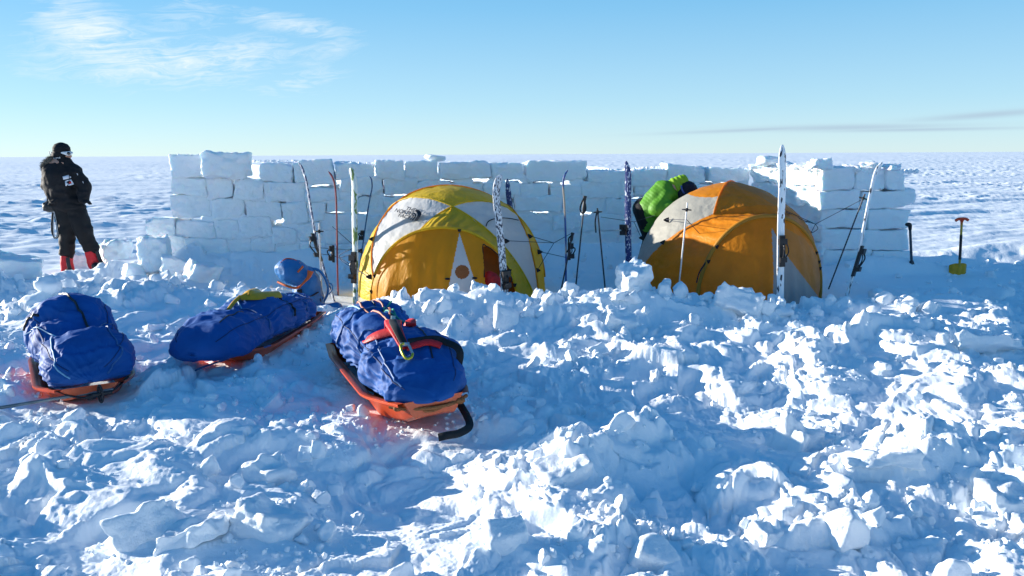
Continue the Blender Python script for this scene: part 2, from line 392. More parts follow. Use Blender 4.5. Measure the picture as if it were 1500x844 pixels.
# (cirrus) streaks of ice cloud on a high layer, by direction
tc = N(nt, 'ShaderNodeTexCoord'); sp = N(nt, 'ShaderNodeSeparateXYZ'); nt.links.new(tc.outputs['Generated'], sp.inputs[0])
def mth(op, a, b=None, c=None):
    n = N(nt, 'ShaderNodeMath', operation=op)
    for i, v in enumerate((a, b, c)):
        if v is None: continue
        if isinstance(v, (int, float)): n.inputs[i].default_value = v
        else: nt.links.new(v, n.inputs[i])
    return n.outputs[0]
tint.inputs['B'].default_value = (.74, .99, 1.12, 1)
tr_ = N(nt, 'ShaderNodeValToRGB'); cr_ = tr_.color_ramp; cr_.elements[0].position = 0; cr_.elements[0].color = (.66, .82, .90, 1); cr_.elements[1].position = .5; cr_.elements[1].color = (.02, .18, .48, 1)
for ps_, cl_ in ((.06, (.46, .73, .90, 1)), (.17, (.23, .57, .88, 1)), (.30, (.11, .40, .76, 1))): e_ = cr_.elements.new(ps_); e_.color = cl_
nt.links.new(mth('MAXIMUM', sp.outputs['Z'], 0), tr_.inputs['Fac']); vs_ = N(nt, 'ShaderNodeVectorMath', operation='SCALE'); vs_.inputs['Scale'].default_value = 5.2
nt.links.new(tr_.outputs['Color'], vs_.inputs[0]); msky = N(nt, 'ShaderNodeMix', data_type='RGBA'); msky.inputs['Factor'].default_value = .80; nt.links.new(tint.outputs['Result'], msky.inputs['A']); nt.links.new(vs_.outputs[0], msky.inputs['B'])
zc = mth('MAXIMUM', sp.outputs['Z'], .02)
az = mth('ARCTAN2', sp.outputs['X'], sp.outputs['Y']); el = mth('ARCSINE', sp.outputs['Z'])
sk = mth('SUBTRACT', el, mth('MULTIPLY', az, .10))
cb = N(nt, 'ShaderNodeCombineXYZ'); nt.links.new(mth('MULTIPLY', az, 9.0), cb.inputs[0]); nt.links.new(mth('MULTIPLY', sk, 34.0), cb.inputs[1])
n0 = N(nt, 'ShaderNodeTexNoise'); n0.inputs['Scale'].default_value = .9; n0.inputs['Detail'].default_value = 3; nt.links.new(cb.outputs[0], n0.inputs['Vector'])
vm = N(nt, 'ShaderNodeVectorMath', operation='MULTIPLY_ADD'); vm.inputs[1].default_value = (2.2, 3.4, 0); nt.links.new(n0.outputs['Color'], vm.inputs[0]); nt.links.new(cb.outputs[0], vm.inputs[2])
n1 = N(nt, 'ShaderNodeTexNoise'); n1.inputs['Scale'].default_value = .8; n1.inputs['Detail'].default_value = 12; n1.inputs['Roughness'].default_value = .68; n1.inputs['Distortion'].default_value = .5
nt.links.new(vm.outputs[0], n1.inputs['Vector'])
n3 = N(nt, 'ShaderNodeTexNoise'); n3.inputs['Scale'].default_value = 1.0; n3.inputs['Detail'].default_value = 8; n3.inputs['Roughness'].default_value = .7; n3.inputs['Distortion'].default_value = .25
cb3 = N(nt, 'ShaderNodeCombineXYZ'); nt.links.new(mth('MULTIPLY', az, 14.0), cb3.inputs[0]); nt.links.new(mth('MULTIPLY', mth('ADD', sk, mth('MULTIPLY', n0.outputs['Fac'], .07)), 210.0), cb3.inputs[1]); nt.links.new(cb3.outputs[0], n3.inputs['Vector'])
def spot(px, py, rx, ry, rot=0):
    d = ray(px, py); a0 = math.atan2(d.x, d.y); e0 = math.asin(d.z)
    u = mth('SUBTRACT', az, a0); v = mth('SUBTRACT', el, e0); c, s = math.cos(rot), math.sin(rot)
    uu = mth('ADD', mth('MULTIPLY', u, c), mth('MULTIPLY', v, s)); vv = mth('SUBTRACT', mth('MULTIPLY', v, c), mth('MULTIPLY', u, s))
    q = mth('ADD', mth('POWER', mth('ABSOLUTE', mth('DIVIDE', uu, rx)), 2.), mth('POWER', mth('ABSOLUTE', mth('DIVIDE', vv, ry)), 2.))
    return mth('EXPONENT', mth('MULTIPLY', q, -1.0))
spots = [spot(140, 62, .055, .034, -.5), spot(225, 86, .11, .026, -.05), spot(310, 92, .085, .020, .2), mth('MULTIPLY', spot(430, 36, .075, .012, -.14), .6), mth('MULTIPLY', spot(440, 120, .055, .014, .2), .6), mth('MULTIPLY', spot(270, 14, .05, .03), .35), mth('MULTIPLY', spot(480, 74, .05, .016, .3), .4), mth('MULTIPLY', spot(80, 105, .05, .012, 0), .35)]
acc = spots[0]
for s_ in spots[1:]: acc = mth('MAXIMUM', acc, s_)
dens = N(nt, 'ShaderNodeMapRange'); nt.links.new(mth('MULTIPLY', mth('POWER', acc, .7), mth('MAXIMUM', mth('ADD', mth('MULTIPLY', mth('SUBTRACT', n1.outputs['Fac'], .36), 2.0), mth('MULTIPLY', mth('SUBTRACT', n3.outputs['Fac'], .40), 1.7)), 0)), dens.inputs['Value'])
dens.inputs['From Min'].default_value = .14; dens.inputs['From Max'].default_value = .72; dens.inputs['To Max'].default_value = .85
mixc = N(nt, 'ShaderNodeMix', data_type='RGBA'); nt.links.new(dens.outputs[0], mixc.inputs['Factor'])
nt.links.new(msky.outputs['Result'], mixc.inputs['A']); mixc.inputs['B'].default_value = (4.6, 5.1, 5.3, 1)
# faint grey bank low over the right horizon
sp2 = [spot(1240, 187, .11, .0035, .0), spot(1110, 190, .10, .0022, .03), spot(1450, 168, .07, .0035, .06), spot(1345, 190, .10, .002, 0)]
a2 = sp2[0]
for s_ in sp2[1:]: a2 = mth('MAXIMUM', a2, s_)
mix2 = N(nt, 'ShaderNodeMix', data_type='RGBA'); nt.links.new(mth('MULTIPLY', a2, .75), mix2.inputs['Factor'])
nt.links.new(mixc.outputs['Result'], mix2.inputs['A']); mix2.inputs['B'].default_value = (2.3, 3.0, 3.7, 1)
nt.links.new(mix2.outputs['Result'], bg.inputs['Color']); bg.inputs['Strength'].default_value = SKY_STR
sl = bpy.data.lights.new('sun', 'SUN'); sun = bpy.data.objects.new('sun', sl); COL.objects.link(sun)
sl.energy = 5.0; sl.angle = R(.53); sl.color = (1, .93, .82)
sd = Vector((-math.sin(R(SUN_AZ)) * math.cos(R(SUN_EL)), math.cos(R(SUN_AZ)) * math.cos(R(SUN_EL)), math.sin(R(SUN_EL))))
sun.rotation_euler = sd.to_track_quat('Z', 'Y').to_euler(); sun.location = (0, 0, 10)
sc.view_settings.view_transform = 'Standard'; sc.view_settings.look = 'None'; sc.view_settings.exposure = 1.1; sc.view_settings.gamma = 1
sc.view_settings.use_curve_mapping = False
sc.render.engine = 'CYCLES'; sc.cycles.use_denoising = True; sc.cycles.max_bounces = 8; sc.cycles.diffuse_bounces = 6
sc.cycles.caustics_reflective = False; sc.cycles.caustics_refractive = False

# ------------------------------------------------------------------ ground sheet
def ground_sheet():
    rr = [.3]
    while rr[-1] < 9000:
        r = rr[-1]; k = .05 if r < 1.8 else .0026 if r < 9 else .0040 if r < 14 else .006 if r < 60 else .012 if r < 400 else .05
        rr.append(r * (1 + k))
    a = list(np.arange(-R(39), R(39), .00135)); step = .0014; x = a[-1]; ext = []
    while x < math.pi - .03:
        step = min(step * 1.15, .06); x += step; ext.append(x)
    ext = [e for e in ext if e < math.pi - .02]; a = [-e for e in ext[::-1]] + a + ext
    rr = np.array(rr); a = np.array(a); RR, AA = np.meshgrid(rr, a, indexing='ij')
    X = (RR * np.sin(AA)).ravel(); Y = (RR * np.cos(AA)).ravel(); Z = np.empty_like(X)
    for i in range(0, len(X), 200000): Z[i:i + 200000] = H(X[i:i + 200000], Y[i:i + 200000])
    V = np.stack([X, Y, Z], -1); nr, na = len(rr), len(a)
    V = np.vstack([V, [0, 0, 0]])
    Fq = grid_faces(nr, na, cv=True)
    c = len(V) - 1; j = np.arange(na); cap = np.stack([np.full(na, c), (j + 1) % na, j, j], -1)
    o = mesh_np('snow_ground', V, Fq[:, ::-1], SNOW)
    tag(o, kind='structure'); print('ground verts', len(V)); return o
# ------------------------------------------------------------------ snow block walls
def rock(n, seed, flat=1., rough=.05, cuts=12, box=.5):
    """an angular lump of snow: a sphere grid pulled in by random planes; unit size"""
    r = np.random.RandomState(seed)
    # cube-sphere grid
    g = np.linspace(-1, 1, n); V = []; Fq = []; off = 0
    A, B = np.meshgrid(g, g, indexing='ij'); A = A.ravel(); B = B.ravel(); O = np.ones_like(A)
    for M in ((A, B, O), (B, A, -O), (B, O, A), (A, -O, B), (O, A, B), (-O, B, A)):
        V.append(np.stack(M, -1)); Fq.append(grid_faces(n, n) + off); off += n * n
    V = np.vstack(V); Fq = np.vstack(Fq)
    key = np.round(V * 4096).astype(np.int64); _, ix, inv = np.unique(key, axis=0, return_index=True, return_inverse=True)
    V = V[ix]; Fq = inv.reshape(-1)[Fq]
    D = V / np.linalg.norm(V, axis=1)[:, None]
    nrm = r.normal(size=(cuts, 3)); nrm /= np.linalg.norm(nrm, axis=1)[:, None]; dist = r.uniform(.55, 1.0, cuts)
    if box:
        q = Euler(r.uniform(-.25, .25, 3)).to_matrix(); bx = np.array(q)
        nrm = np.vstack([nrm, bx, -bx]); dist = np.concatenate([dist, r.uniform(.62, .8, 6)])
    dd = D @ nrm.T; rad = np.where(dd > .05, dist[None, :] / np.maximum(dd, .05), 9).copy()
    k = 22.; rad = -np.log(np.exp(-k * np.minimum(rad, 3)).sum(1)) / k
    Pp = D * np.minimum(rad, 1.25)[:, None]
    Pp = Pp * (1 + rough * fbm3(Pp * 2.2 + seed, seed, 3) + rough * .35 * fbm3(Pp * 9 + seed, seed + 5, 2))[:, None]
    return Pp, Fq
def block_shape(wx, wy, wz, seed, nx=16, amp=.012, rnd=.16):
    """a cut snow block: box with worn edges; size wx, wy, wz"""
    n = nx; g = np.linspace(-1, 1, n); A, B = np.meshgrid(g, g, indexing='ij'); A = A.ravel(); B = B.ravel(); O = np.ones_like(A)
    V = []; Fq = []; off = 0
    for M in ((A, B, O), (B, A, -O), (B, O, A), (A, -O, B), (O, A, B), (-O, B, A)):
        V.append(np.stack(M, -1)); Fq.append(grid_faces(n, n) + off); off += n * n
    V = np.vstack(V); Fq = np.vstack(Fq)
    key = np.round(V * 4096).astype(np.int64); _, ix, inv = np.unique(key, axis=0, return_index=True, return_inverse=True)
    V = V[ix]; Fq = inv.reshape(-1)[Fq]
    half = np.array([wx, wy, wz]) / 2; Q = V * half
    rr = min(wx, wy, wz) * rnd; core = np.clip(Q, -(half - rr), half - rr); d = Q - core; ln = np.linalg.norm(d, axis=1)[:, None]
    Q = core + np.where(ln > 1e-9, d / np.maximum(ln, 1e-9) * rr, 0)
    s = seed * 3.7
    Q = Q + (amp * 1.6 * np.stack([noise3(Q * 3.2 + s, seed + i) for i in range(3)], -1))
    rc = np.random.RandomState(seed + 77)
    for _ in range(rc.randint(1, 4)):      # broken-off corners and edges
        dn = rc.choice([-1, 1], 3) * rc.uniform(.25, 1, 3) / half; dn /= np.linalg.norm(dn); lim = (np.abs(dn) * half).sum() * rc.uniform(.80, .93)
        ex = Q @ dn - lim; Q = Q - np.outer(np.maximum(ex, 0) * .95, dn)
    nn = Q / half; Q = Q + nn * (amp * .8 * fbm3(Q * 13 + s, seed + 9, 3))[:, None]
    # sheared corners
    rs = np.random.RandomState(seed); sh = rs.uniform(-.07, .07, 2)
    Q[:, 0] += sh[0] * Q[:, 2]; Q[:, 2] += sh[1] * Q[:, 0] * .6
    return Q, Fq
def smat(o): o.data.materials.clear(); o.data.materials.append(SNOWB)
def wall_block(rect, A, B, parent, seed, thick=.36, push=0., name='snow_block', rough=1., proud=0.):
    """a block whose front face fills a picked rectangle on the wall plane through A and B"""
    x0, y0, x1, y1 = rect
    d = Vector((B.x - A.x, B.y - A.y, 0)).normalized(); nrm = Vector((d.y, -d.x, 0))   # towards the camera side
    def on(px, py):
        r = ray(px, py); t = (A - CAMP).dot(nrm) / r.dot(nrm); return CAMP + r * t
    c = on((x0 + x1) / 2, (y0 + y1) / 2); w = (on(x1, (y0 + y1) / 2) - on(x0, (y0 + y1) / 2)).length; h = (on((x0 + x1) / 2, y0) - on((x0 + x1) / 2, y1)).length
    V, Fq = block_shape(w, thick, h, seed, 26, .016 * rough, .07)
    rs = np.random.RandomState(seed + 1000); c = c - nrm * (thick / 2 - proud + rs.uniform(-.02, .02))
    ang = math.atan2(d.y, d.x) + rs.uniform(-.025, .025); M = np.array(Matrix.Rotation(ang, 3, 'Z') @ Matrix.Rotation(rs.uniform(-.035, .035), 3, 'Y'))
    o = part(name, V @ M.T + np.array(c), Fq, SNOWB, parent, world=parent is not None)
    if parent is None:
        o.data.transform(Matrix.Translation(-c)); o.location = c
    return o
def z10(x, y): return (190 + x / 4.02, 210 + y / 4.02)
def r10(x0, y0, x1, y1, g=1.2):
    a, b = z10(x0, y0); c, d = z10(x1, y1); return (a + g * .5, b + g * .5, c - g * .5, d - g * .5)
left_blocks = [r10(240, 65, 448, 200), r10(243, 200, 446, 310), r10(450, 200, 603, 325), r10(610, 208, 790, 333), r10(797, 233, 1030, 342),
    r10(762, 112, 953, 232), r10(960, 100, 1198, 250), r10(1035, 258, 1236, 345), r10(240, 298, 478, 442), r10(480, 316, 682, 440), r10(684, 336, 892, 450), r10(900, 348, 1045, 480), r10(1050, 350, 1158, 460),
    r10(95, 438, 262, 545), r10(264, 448, 505, 552), r10(514, 450, 640, 568), r10(642, 430, 838, 556), r10(842, 484, 975, 590), r10(985, 470, 1130, 575),
    r10(45, 552, 200, 700), r10(202, 545, 322, 660), r10(330, 560, 575, 682), r10(580, 560, 712, 656), r10(716, 560, 858, 650), r10(864, 592, 1000, 690), r10(1004, 580, 1150, 690),
    r10(230, 664, 350, 800), r10(352, 688, 460, 780), r10(464, 690, 620, 790), r10(624, 662, 760, 770), r10(764, 656, 860, 760)]
wall = thing('snow_wall', 'long windbreak wall of stacked snow blocks behind both tents, pale gaps between its courses', 'snow wall', (WA.x, WA.y, 0))
sd_ = 1
for rct in left_blocks: wall_block(rct, WA, WB, wall, sd_); sd_ += 1
rows = [(238, 265), (265, 289), (289, 312), (312, 335), (335, 358), (358, 386)]
rs_ = np.random.RandomState(5)
tops = {0: [(491, 548, 239), (549, 593, 236), (594, 643, 236), (644, 719, 237), (720, 766, 240), (770, 860, 237), (861, 925, 250), (926, 976, 247), (977, 1036, 242), (1037, 1098, 247)]}
for k, (y0, y1) in enumerate(rows):
    if k == 0: cells = [(a, t, b) for a, b, t in tops[0]]
    else:
        x = {1: 499, 2: 478, 3: 470, 4: 476, 5: 480}[k]; cells = []
        while x < 1080:
            w_ = rs_.uniform(38, 80); x1 = min(x + w_, 1100); x1 = 1100 if 1100 - x1 < 25 else x1; cells.append((x, None, x1)); x = x1
    for (a, t, b) in cells:
        dy = -2.0 + 6.5 * ((a + b) / 2 - 480) / 620 if k < 3 else 3 * ((a + b) / 2 - 480) / 620
        yb = y1 + dy; yt = t if t else y0 + dy
        wv_ = 2.6 * math.sin((a + b) / 2 / 63 + k * 1.9) + 1.6 * math.sin((a + b) / 2 / 29 + k * 4.1); yb += wv_; yt += wv_ if not t else 0
        jj = rs_.uniform(-1.8, 1.8); gap = rs_.uniform(.4, 2.2)
        wall_block((a + gap * .6, yt + .3 + jj * .5, b - gap * .6, yb - .1 + jj), WA, WB, wall, sd_, proud=.0); sd_ += 1
# translucent snow sheet added at the wall's back so sun makes the joints glow
d_ = Vector((WB.x - WA.x, WB.y - WA.y, 0)); L_ = d_.length; d_.normalize(); n_ = Vector((d_.y, -d_.x, 0))
u = np.linspace(.3, L_ + .05, 160); v = np.linspace(0, 1, 30); U, Vv = np.meshgrid(u, v, indexing='ij')
top = 1.50 - .20 * sstep(4, 9, U) - .03 * np.sin(U * 5)
ZZ = top * Vv; off = -.345 + .02 * perlin2(U * 3, ZZ * 3, 5)
PT = np.stack([WA.x + d_.x * U + n_.x * off, WA.y + d_.y * U + n_.y * off, ZZ], -1).reshape(-1, 3)
part('joint_glow_sheet', PT, grid_faces(160, 30), GLOWSNOW, wall, world=True)
# packed snow sheet added just behind the faces so most joints don't go black
u = np.linspace(.25, L_ - .02, 420); v = np.linspace(0, 1, 90); U, Vv = np.meshgrid(u, v, indexing='ij'); ZZ = (1.44 - .20 * sstep(4, 9, U)) * Vv
off = -.032 + .010 * perlin2(U * 6, ZZ * 6, 5); PT = np.stack([WA.x + d_.x * U + n_.x * off, WA.y + d_.y * U + n_.y * off, ZZ], -1).reshape(-1, 3)
Ff = grid_faces(420, 90); cu_ = U.ravel()[Ff].mean(1); cz_ = ZZ.ravel()[Ff].mean(1)
keep = fbm2(cu_ * 2.6, cz_ * 3.2, 61, 3) > (-.9 + 1.0 * sstep(.45, 1.0, cz_)); part('joint_filler', PT, Ff[keep], SNOW, wall, world=True)
# right wing: leans forward from the main wall's end
wing = thing('snow_wall', 'short end wing of the snow block wall, its left face sunlit, right of the orange tent', 'snow wall', (4.0, 11.2, 0))
IA = WB + Vector((-.02, -.0, 0)); IB = P(1203, 300, 11.0); FA = IB; FB = P(1343, 300, 11.15)
wing_front = [(1203, 245, 1252, 279), (1253, 246, 1298, 278), (1299, 250, 1327, 279), (1200, 279, 1262, 307), (1263, 279, 1343, 306), (1202, 307, 1270, 336), (1271, 307, 1333, 337),
              (1200, 336, 1262, 366), (1263, 337, 1332, 368), (1203, 366, 1275, 400), (1276, 368, 1335, 402)]
for rct in wing_front: wall_block((rct[0] + .3, rct[1] + .3, rct[2] - .3, rct[3] - .3), FA, FB, wing, sd_, thick=.42, rough=.8); sd_ += 1
wing_in = [(1098, 247, 1146, 268), (1147, 243, 1194, 270), (1100, 268, 1140, 290), (1141, 270, 1192, 300), (1098, 290, 1150, 314), (1151, 300, 1200, 325), (1100, 314, 1150, 340), (1151, 325, 1200, 352), (1100, 340, 1150, 368), (1151, 352, 1200, 382)]
for rct in wing_in: wall_block((rct[0], rct[1], rct[2], rct[3]), IA, IB, wing, sd_, thick=.40, rough=1.5); sd_ += 1

rw_ = np.random.RandomState(3)
for i in range(9):      # slumped lumps along the top and the sunny corner of the wing
    c_ = IA.lerp(IB, .15 + .2 * i) if i < 5 else FA.lerp(FB, .12 + .2 * (i - 5)); q_ = P(to_px(c_)[0], 244 + rw_.uniform(-2, 4), c_.y + .14)
    V, Fq = rock(14, 900 + i, rough=.12); V = V * np.array([rw_.uniform(.12, .22), .16, rw_.uniform(.05, .10)]); part('snow_lump', V @ np.array(Euler((0, rw_.uniform(-.3, .3), rw_.uniform(0, 3))).to_matrix()).T + np.array(q_), Fq, SNOWB, wing, world=True)
def loose_block(px, py, Y, size, rot, label, seed, kind='block', flat=1., sink=.3, z=None, name='snow_block', amp=.030, rnd=.12, group=None):
    c = P(px, py, Y) if Y else G(px, py)
    if z is not None: c.z = z
    if kind == 'block': V, Fq = block_shape(*size, seed, 18, amp, rnd)
    else:
        V, Fq = rock(14, seed); V = V * np.array(size) / 1.5
    V = V @ np.array(Euler([R(a) for a in rot]).to_matrix()).T
    o = mesh_np(name, V, Fq, SNOWB if (Y and Y > 9.5) else SNOWL); o.location = c
    return tag(o, label, 'snow block', group)
loose_block(334, 241.5, 10.95, (.60, .34, .30), (0, 0, 14), 'square snow block standing alone on top of the wall near its left end', 301)
loose_block(637, 231.5, 11.6, (.34, .22, .09), (0, 4, 10), 'small flat lump of snow on top of the wall above the yellow tent', 302, 'rock')
loose_block(1203, 238.5, 11.0, (.24, .2, .13), (0, 0, 8), 'little snow block topmost on the wing of the wall behind the upright white ski', 303)
loose_block(1125, 236, 11.9, (.26, .24, .16), (0, 10, 30), 'round sunlit snow lump on the sunny corner of the wall', 304, 'rock')
loose_block(1306, 246, 11.05, (.12, .2, .07), (0, 0, 8), 'tiny snow scrap on top right end of the wall beside the leaning white ski', 305, 'rock')
loose_block(171, 366, 11.9, (.42, .30, .26), (4, -6, 38), 'pale snow block on the ground between the standing person and the wall', 306)
loose_block(118, 380, 12.0, (.34, .25, .22), (4, 3, 10), 'pale snow block on the ground between the legs of the standing person', 307)
loose_block(262, 392, 10.3, (.40, .32, .26), (6, 8, 34), 'tilted snow block at the wall foot between the upright block and pointed lump', 331)
loose_block(196, 398, 10.2, (.28, .26, .18), (-8, 12, 60), 'small snow block in front of the upright block at the left foot of the wall', 332, 'rock')
loose_block(22, 392, 10.0, (.58, .5, .30), (6, 10, 30), 'big smooth snow block at the left edge of the photo before the standing person', 308)
loose_block(228, 372, 10.45, (.33, .40, .42), (0, 0, 12), 'tall upright snow block leaning at the foot of the left wall end', 309)
loose_block(296, 405, 9.9, (.36, .25, .34), (8, 16, 40), 'pointed snow lump with bright rim before the left part of the wall', 310)
loose_block(225, 425, 9.2, (.46, .36, .28), (10, -20, 30), 'snow block with a sunlit left edge lying behind the gap between two sledges', 311)
loose_block(930, 410, 7.8, (.30, .28, .24), (16, -14, 25), 'large pale snow block on the mound between the two tents', 312)
loose_block(1080, 446, 7.5, (.40, .30, .22), (-30, 16, -20), 'pale snow block half buried in front of the orange tent', 313)
loose_block(905, 478, 7.2, (.30, .26, .26), (20, 10, 15), 'dull shaded snow block in the flank of the mound', 314)
loose_block(700, 437, 7.9, (.16, .12, .26), (10, 24, 10), 'upright sunlit snow slab on the bank in front of the yellow tent', 315)
loose_block(742, 468, 7.3, (.30, .30, .22), (20, 24, 30), 'chunky snow block with a bright top in the bank below the ski', 316, 'rock')
loose_block(1425, 510, None, (.58, .40, .10), (-26, 4, 14), 'wide oval snow slab with shaded face near the right edge', 317)
loose_block(1165, 655, None, (.26, .22, .26), (10, 20, 30), 'angular snow block in deep shade at the right of the hollow', 318)
loose_block(1282, 678, None, (.34, .2, .08), (-20, -6, -8), 'flat snow slab in the shade right of the hollow', 319)
loose_block(388, 768, None, (.26, .22, .17), (-16, 10, -24), 'big split snow block with a shaded face in the left foreground', 320)
loose_block(408, 700, None, (.20, .18, .18), (20, -10, 30), 'cube of snow with a rough sunlit face in the left foreground', 321)
loose_block(218, 768, None, (.26, .14, .12), (-30, -24, 20), 'oval snow slab with a smooth shaded face at lower left', 322)
loose_block(292, 786, None, (.24, .2, .08), (-20, -14, 14), 'long low snow slab beside the split block at lower left', 323)
loose_block(950, 826, None, (.20, .18, .24), (24, 30, 12), 'steep pyramid of snow at the bottom edge of the photo', 324, 'rock')
loose_block(1238, 770, None, (.18, .16, .15), (10, -20, 20), 'bright rounded snow lump in the right foreground', 325, 'rock')
loose_block(1474, 742, None, (.26, .2, .16), (6, 6, 12), 'sunlit snow block at the lower right edge', 326)
loose_block(835, 690, None, (.26, .22, .14), (10, -16, 20), 'broad snow block with a lit top in the middle foreground', 327)
loose_block(742, 790, None, (.18, .16, .14), (14, 12, 30), 'rough sunlit cube of snow in the centre foreground', 328, 'rock')
loose_block(1133, 786, None, (.10, .10, .13), (10, 4, 30), 'small translucent snow cube in the right foreground', 329)
loose_block(1455, 437, None, (.40, .34, .24), (10, -10, 30), 'crumbled sunlit snow heap at the right edge below the short shovel', 330, 'rock')

# ------------------------------------------------------------------ rubble: crumbs and clods nobody could count
def rubble():
    protos = [rock(n, 500 + i, rough=.11, cuts=10, box=(i % 2) * .5) for i, n in enumerate([5] * 6 + [7] * 6 + [10] * 5)]
    rs = np.random.RandomState(21); VV = []; FF = []; off = 0; cnt = 0
    def put(x, y, s, lo, hi, sink=.25):
        nonlocal off, cnt
        z = H(x, y)
        for i in range(len(x)):
            V, Fq = protos[rs.randint(lo, hi)]
            q = np.array(Euler(rs.uniform(-3.1, 3.1, 3)).to_matrix()); sc_ = s[i] * rs.uniform(.6, 1.25, 3)
            W = (V * sc_) @ q.T; W = W + np.array([x[i], y[i], z[i] - W[:, 2].min() * (1 - 2 * sink) * .8])
            VV.append(W); FF.append(Fq + off); off += len(W); cnt += 1
    def field(n, s0, s1, lo, hi, thr, sc_, seed, rmax=8.6, rmin=2.2):
        r = np.sqrt(rs.uniform(rmin ** 1.3, rmax ** 1.3, n * 3) ** (2 / 1.3)); a = rs.uniform(-R(40), R(40), n * 3)
        x = r * np.sin(a); y = r * np.cos(a); f = fbm2(x * sc_, y * sc_, seed, 3) + rs.uniform(-.25, .25, len(x))
        near_pad = np.zeros(len(x), bool)
        for (cx, cy, rx, ry, an, z) in PADS: near_pad |= gauss(x, y, cx, cy, rx * .8, ry * .8, an) > .45
        k = (f > thr) & ~near_pad; x, y = x[k][:n], y[k][:n]; s = s0 * (s1 / s0) ** (rs.rand(len(x)) ** 2.2)
        put(x, y, s, lo, hi)
    field(3600, .006, .018, 0, 6, .25, 1.6, 200)
    field(1100, .014, .04, 6, 12, .30, 1.3, 201)
    field(150, .04, .085, 12, 17, .1, .9, 202)
    for i in range(28):      # spade-cut pieces with crisp edges, half sunk
        r_ = math.sqrt(rs.uniform(2.6 ** 2, 8.4 ** 2)); a_ = rs.uniform(-R(38), R(38)); x_, y_ = r_ * math.sin(a_), r_ * math.cos(a_)
        if any(float(gauss(x_, y_, p_[0], p_[1], p_[2], p_[3], p_[4])) > .3 for p_ in PADS): continue
        sz = rs.uniform(.05, .12); V, Fq = block_shape(sz * rs.uniform(.9, 1.9), sz * rs.uniform(.7, 1.2), sz * rs.uniform(.5, 1), 700 + i, 9, .008 + sz * .09, .10)
        W = V @ np.array(Euler((rs.uniform(-.7, .7), rs.uniform(-.7, .7), rs.uniform(0, 3))).to_matrix()).T + np.array([x_, y_, Hs(x_, y_) + sz * .02]); VV.append(W); FF.append(Fq + off); off += len(W)
    # crest of the bank before the tents
    n = 200; x = rs.uniform(-1.6, 4.2, n); y = 7.75 + rs.normal(0, .28, n); s = .02 * (5.0 ** (rs.rand(n) ** 1.6)); put(x, y, s, 6, 17)
    n = 120; x = rs.uniform(-7, -2.6, n); y = 9.0 + rs.normal(0, .6, n); s = .02 * (5.0 ** (rs.rand(n) ** 1.6)); put(x, y, s, 6, 17)
    n = 150; x = rs.uniform(-5.2, 5.6, n); t = (x - WA.x) / (WB.x - WA.x); y = WA.y + t * (WB.y - WA.y) - np.abs(rs.normal(.5, .3, n)); s = .015 * (4.0 ** (rs.rand(n) ** 1.6)); put(x, y, s, 6, 17)
    n = 160; x = rs.uniform(4.2, 7.5, n); y = rs.uniform(6.5, 11.5, n); s = .015 * (5.0 ** (rs.rand(n) ** 2)); put(x, y, s, 6, 17)
    # crumbs along the top of the wall
    VV2 = np.vstack(VV); print('rubble', cnt, len(VV2))
    o = mesh_np('snow_rubble', VV2, np.vstack(FF), SNOW); tag(o, 'broken lumps and crumbs of snow strewn over the trampled ground', kind='stuff')
def wall_crumbs():
    rs = np.random.RandomState(8); pr = [rock(6, 600 + i, rough=.12) for i in range(5)]; VV = []; FF = []; off = 0
    for i in range(420):
        px = rs.uniform(255, 1098); t = (px - 250) / 848; Y = 10.9 + 1.25 * t + rs.uniform(.04, .32)
        yt = np.interp(px, [255, 300, 365, 370, 480, 490, 766, 770, 860, 862, 925, 977, 1036, 1098], [227, 227, 236, 235, 235, 238, 240, 238, 248, 250, 247, 243, 245, 247])
        if 296 < px < 366: continue
        c = P(px, yt, Y - rs.uniform(0, .1)); V, Fq = pr[rs.randint(5)]; s = rs.uniform(.008, .028)
        q = np.array(Euler(rs.uniform(-3, 3, 3)).to_matrix()); W = (V * s) @ q.T + np.array([c.x, Y, c.z - .01]); VV.append(W); FF.append(Fq + off); off += len(W)
    for i in range(160):
        t = rs.rand(); c = IA.lerp(IB, t) if i % 2 else FA.lerp(FB, t); px, py = to_px(c); yt = 246 if i % 2 else 249
        q_ = P(px, yt, c.y + rs.uniform(.03, .3)); V, Fq = pr[rs.randint(5)]; s = rs.uniform(.012, .045)
        q = np.array(Euler(rs.uniform(-3, 3, 3)).to_matrix()); W = (V * s) @ q.T + np.array([q_.x, q_.y, q_.z - .02]); VV.append(W); FF.append(Fq + off); off += len(W)
    part('loose_crust', np.vstack(VV), np.vstack(FF), SNOW, wall, world=True)['kind'] = 'stuff'
# ------------------------------------------------------------------ tents
M_YEL = mat('yellow_ripstop', (.86, .60, .020), .45, .12, 6, .4, 26, transl=.42, stretch=(1, 1, 2.2), bdist=.02)
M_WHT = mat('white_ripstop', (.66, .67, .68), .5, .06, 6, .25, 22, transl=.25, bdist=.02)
M_AMB = mat('amber_ripstop', (.90, .42, .012), .5, .12, 5, .4, 18, transl=.5, bdist=.025, stretch=(1, 1, .5))
M_ORA = mat('orange_ripstop', (.88, .31, .008), .45, .14, 6, .4, 24, transl=.42, bdist=.02)
M_TAN = mat('pale_orange_ripstop', (.72, .32, .06), .5, .12, 6, .35, 24, transl=.45, bdist=.02)  # paler tan orange; on the door panel it stands for light through the cloth
M_INN = mat('brown_inner_tent', (.34, .10, .02), .7, .3, 5, .3, 20, transl=.1)
M_BLK = mat('black_webbing', (.012, .012, .014), .7, .4, 40)
M_CORD = mat('dark_cord', (.03, .035, .06), .7, .3, 60)
M_RED = mat('red_fabric', (.55, .012, .015), .6, .35, 25, .3, 60, bdist=.005)
M_INK = mat('black_print', (.012, .014, .02), .5, .1, 20)
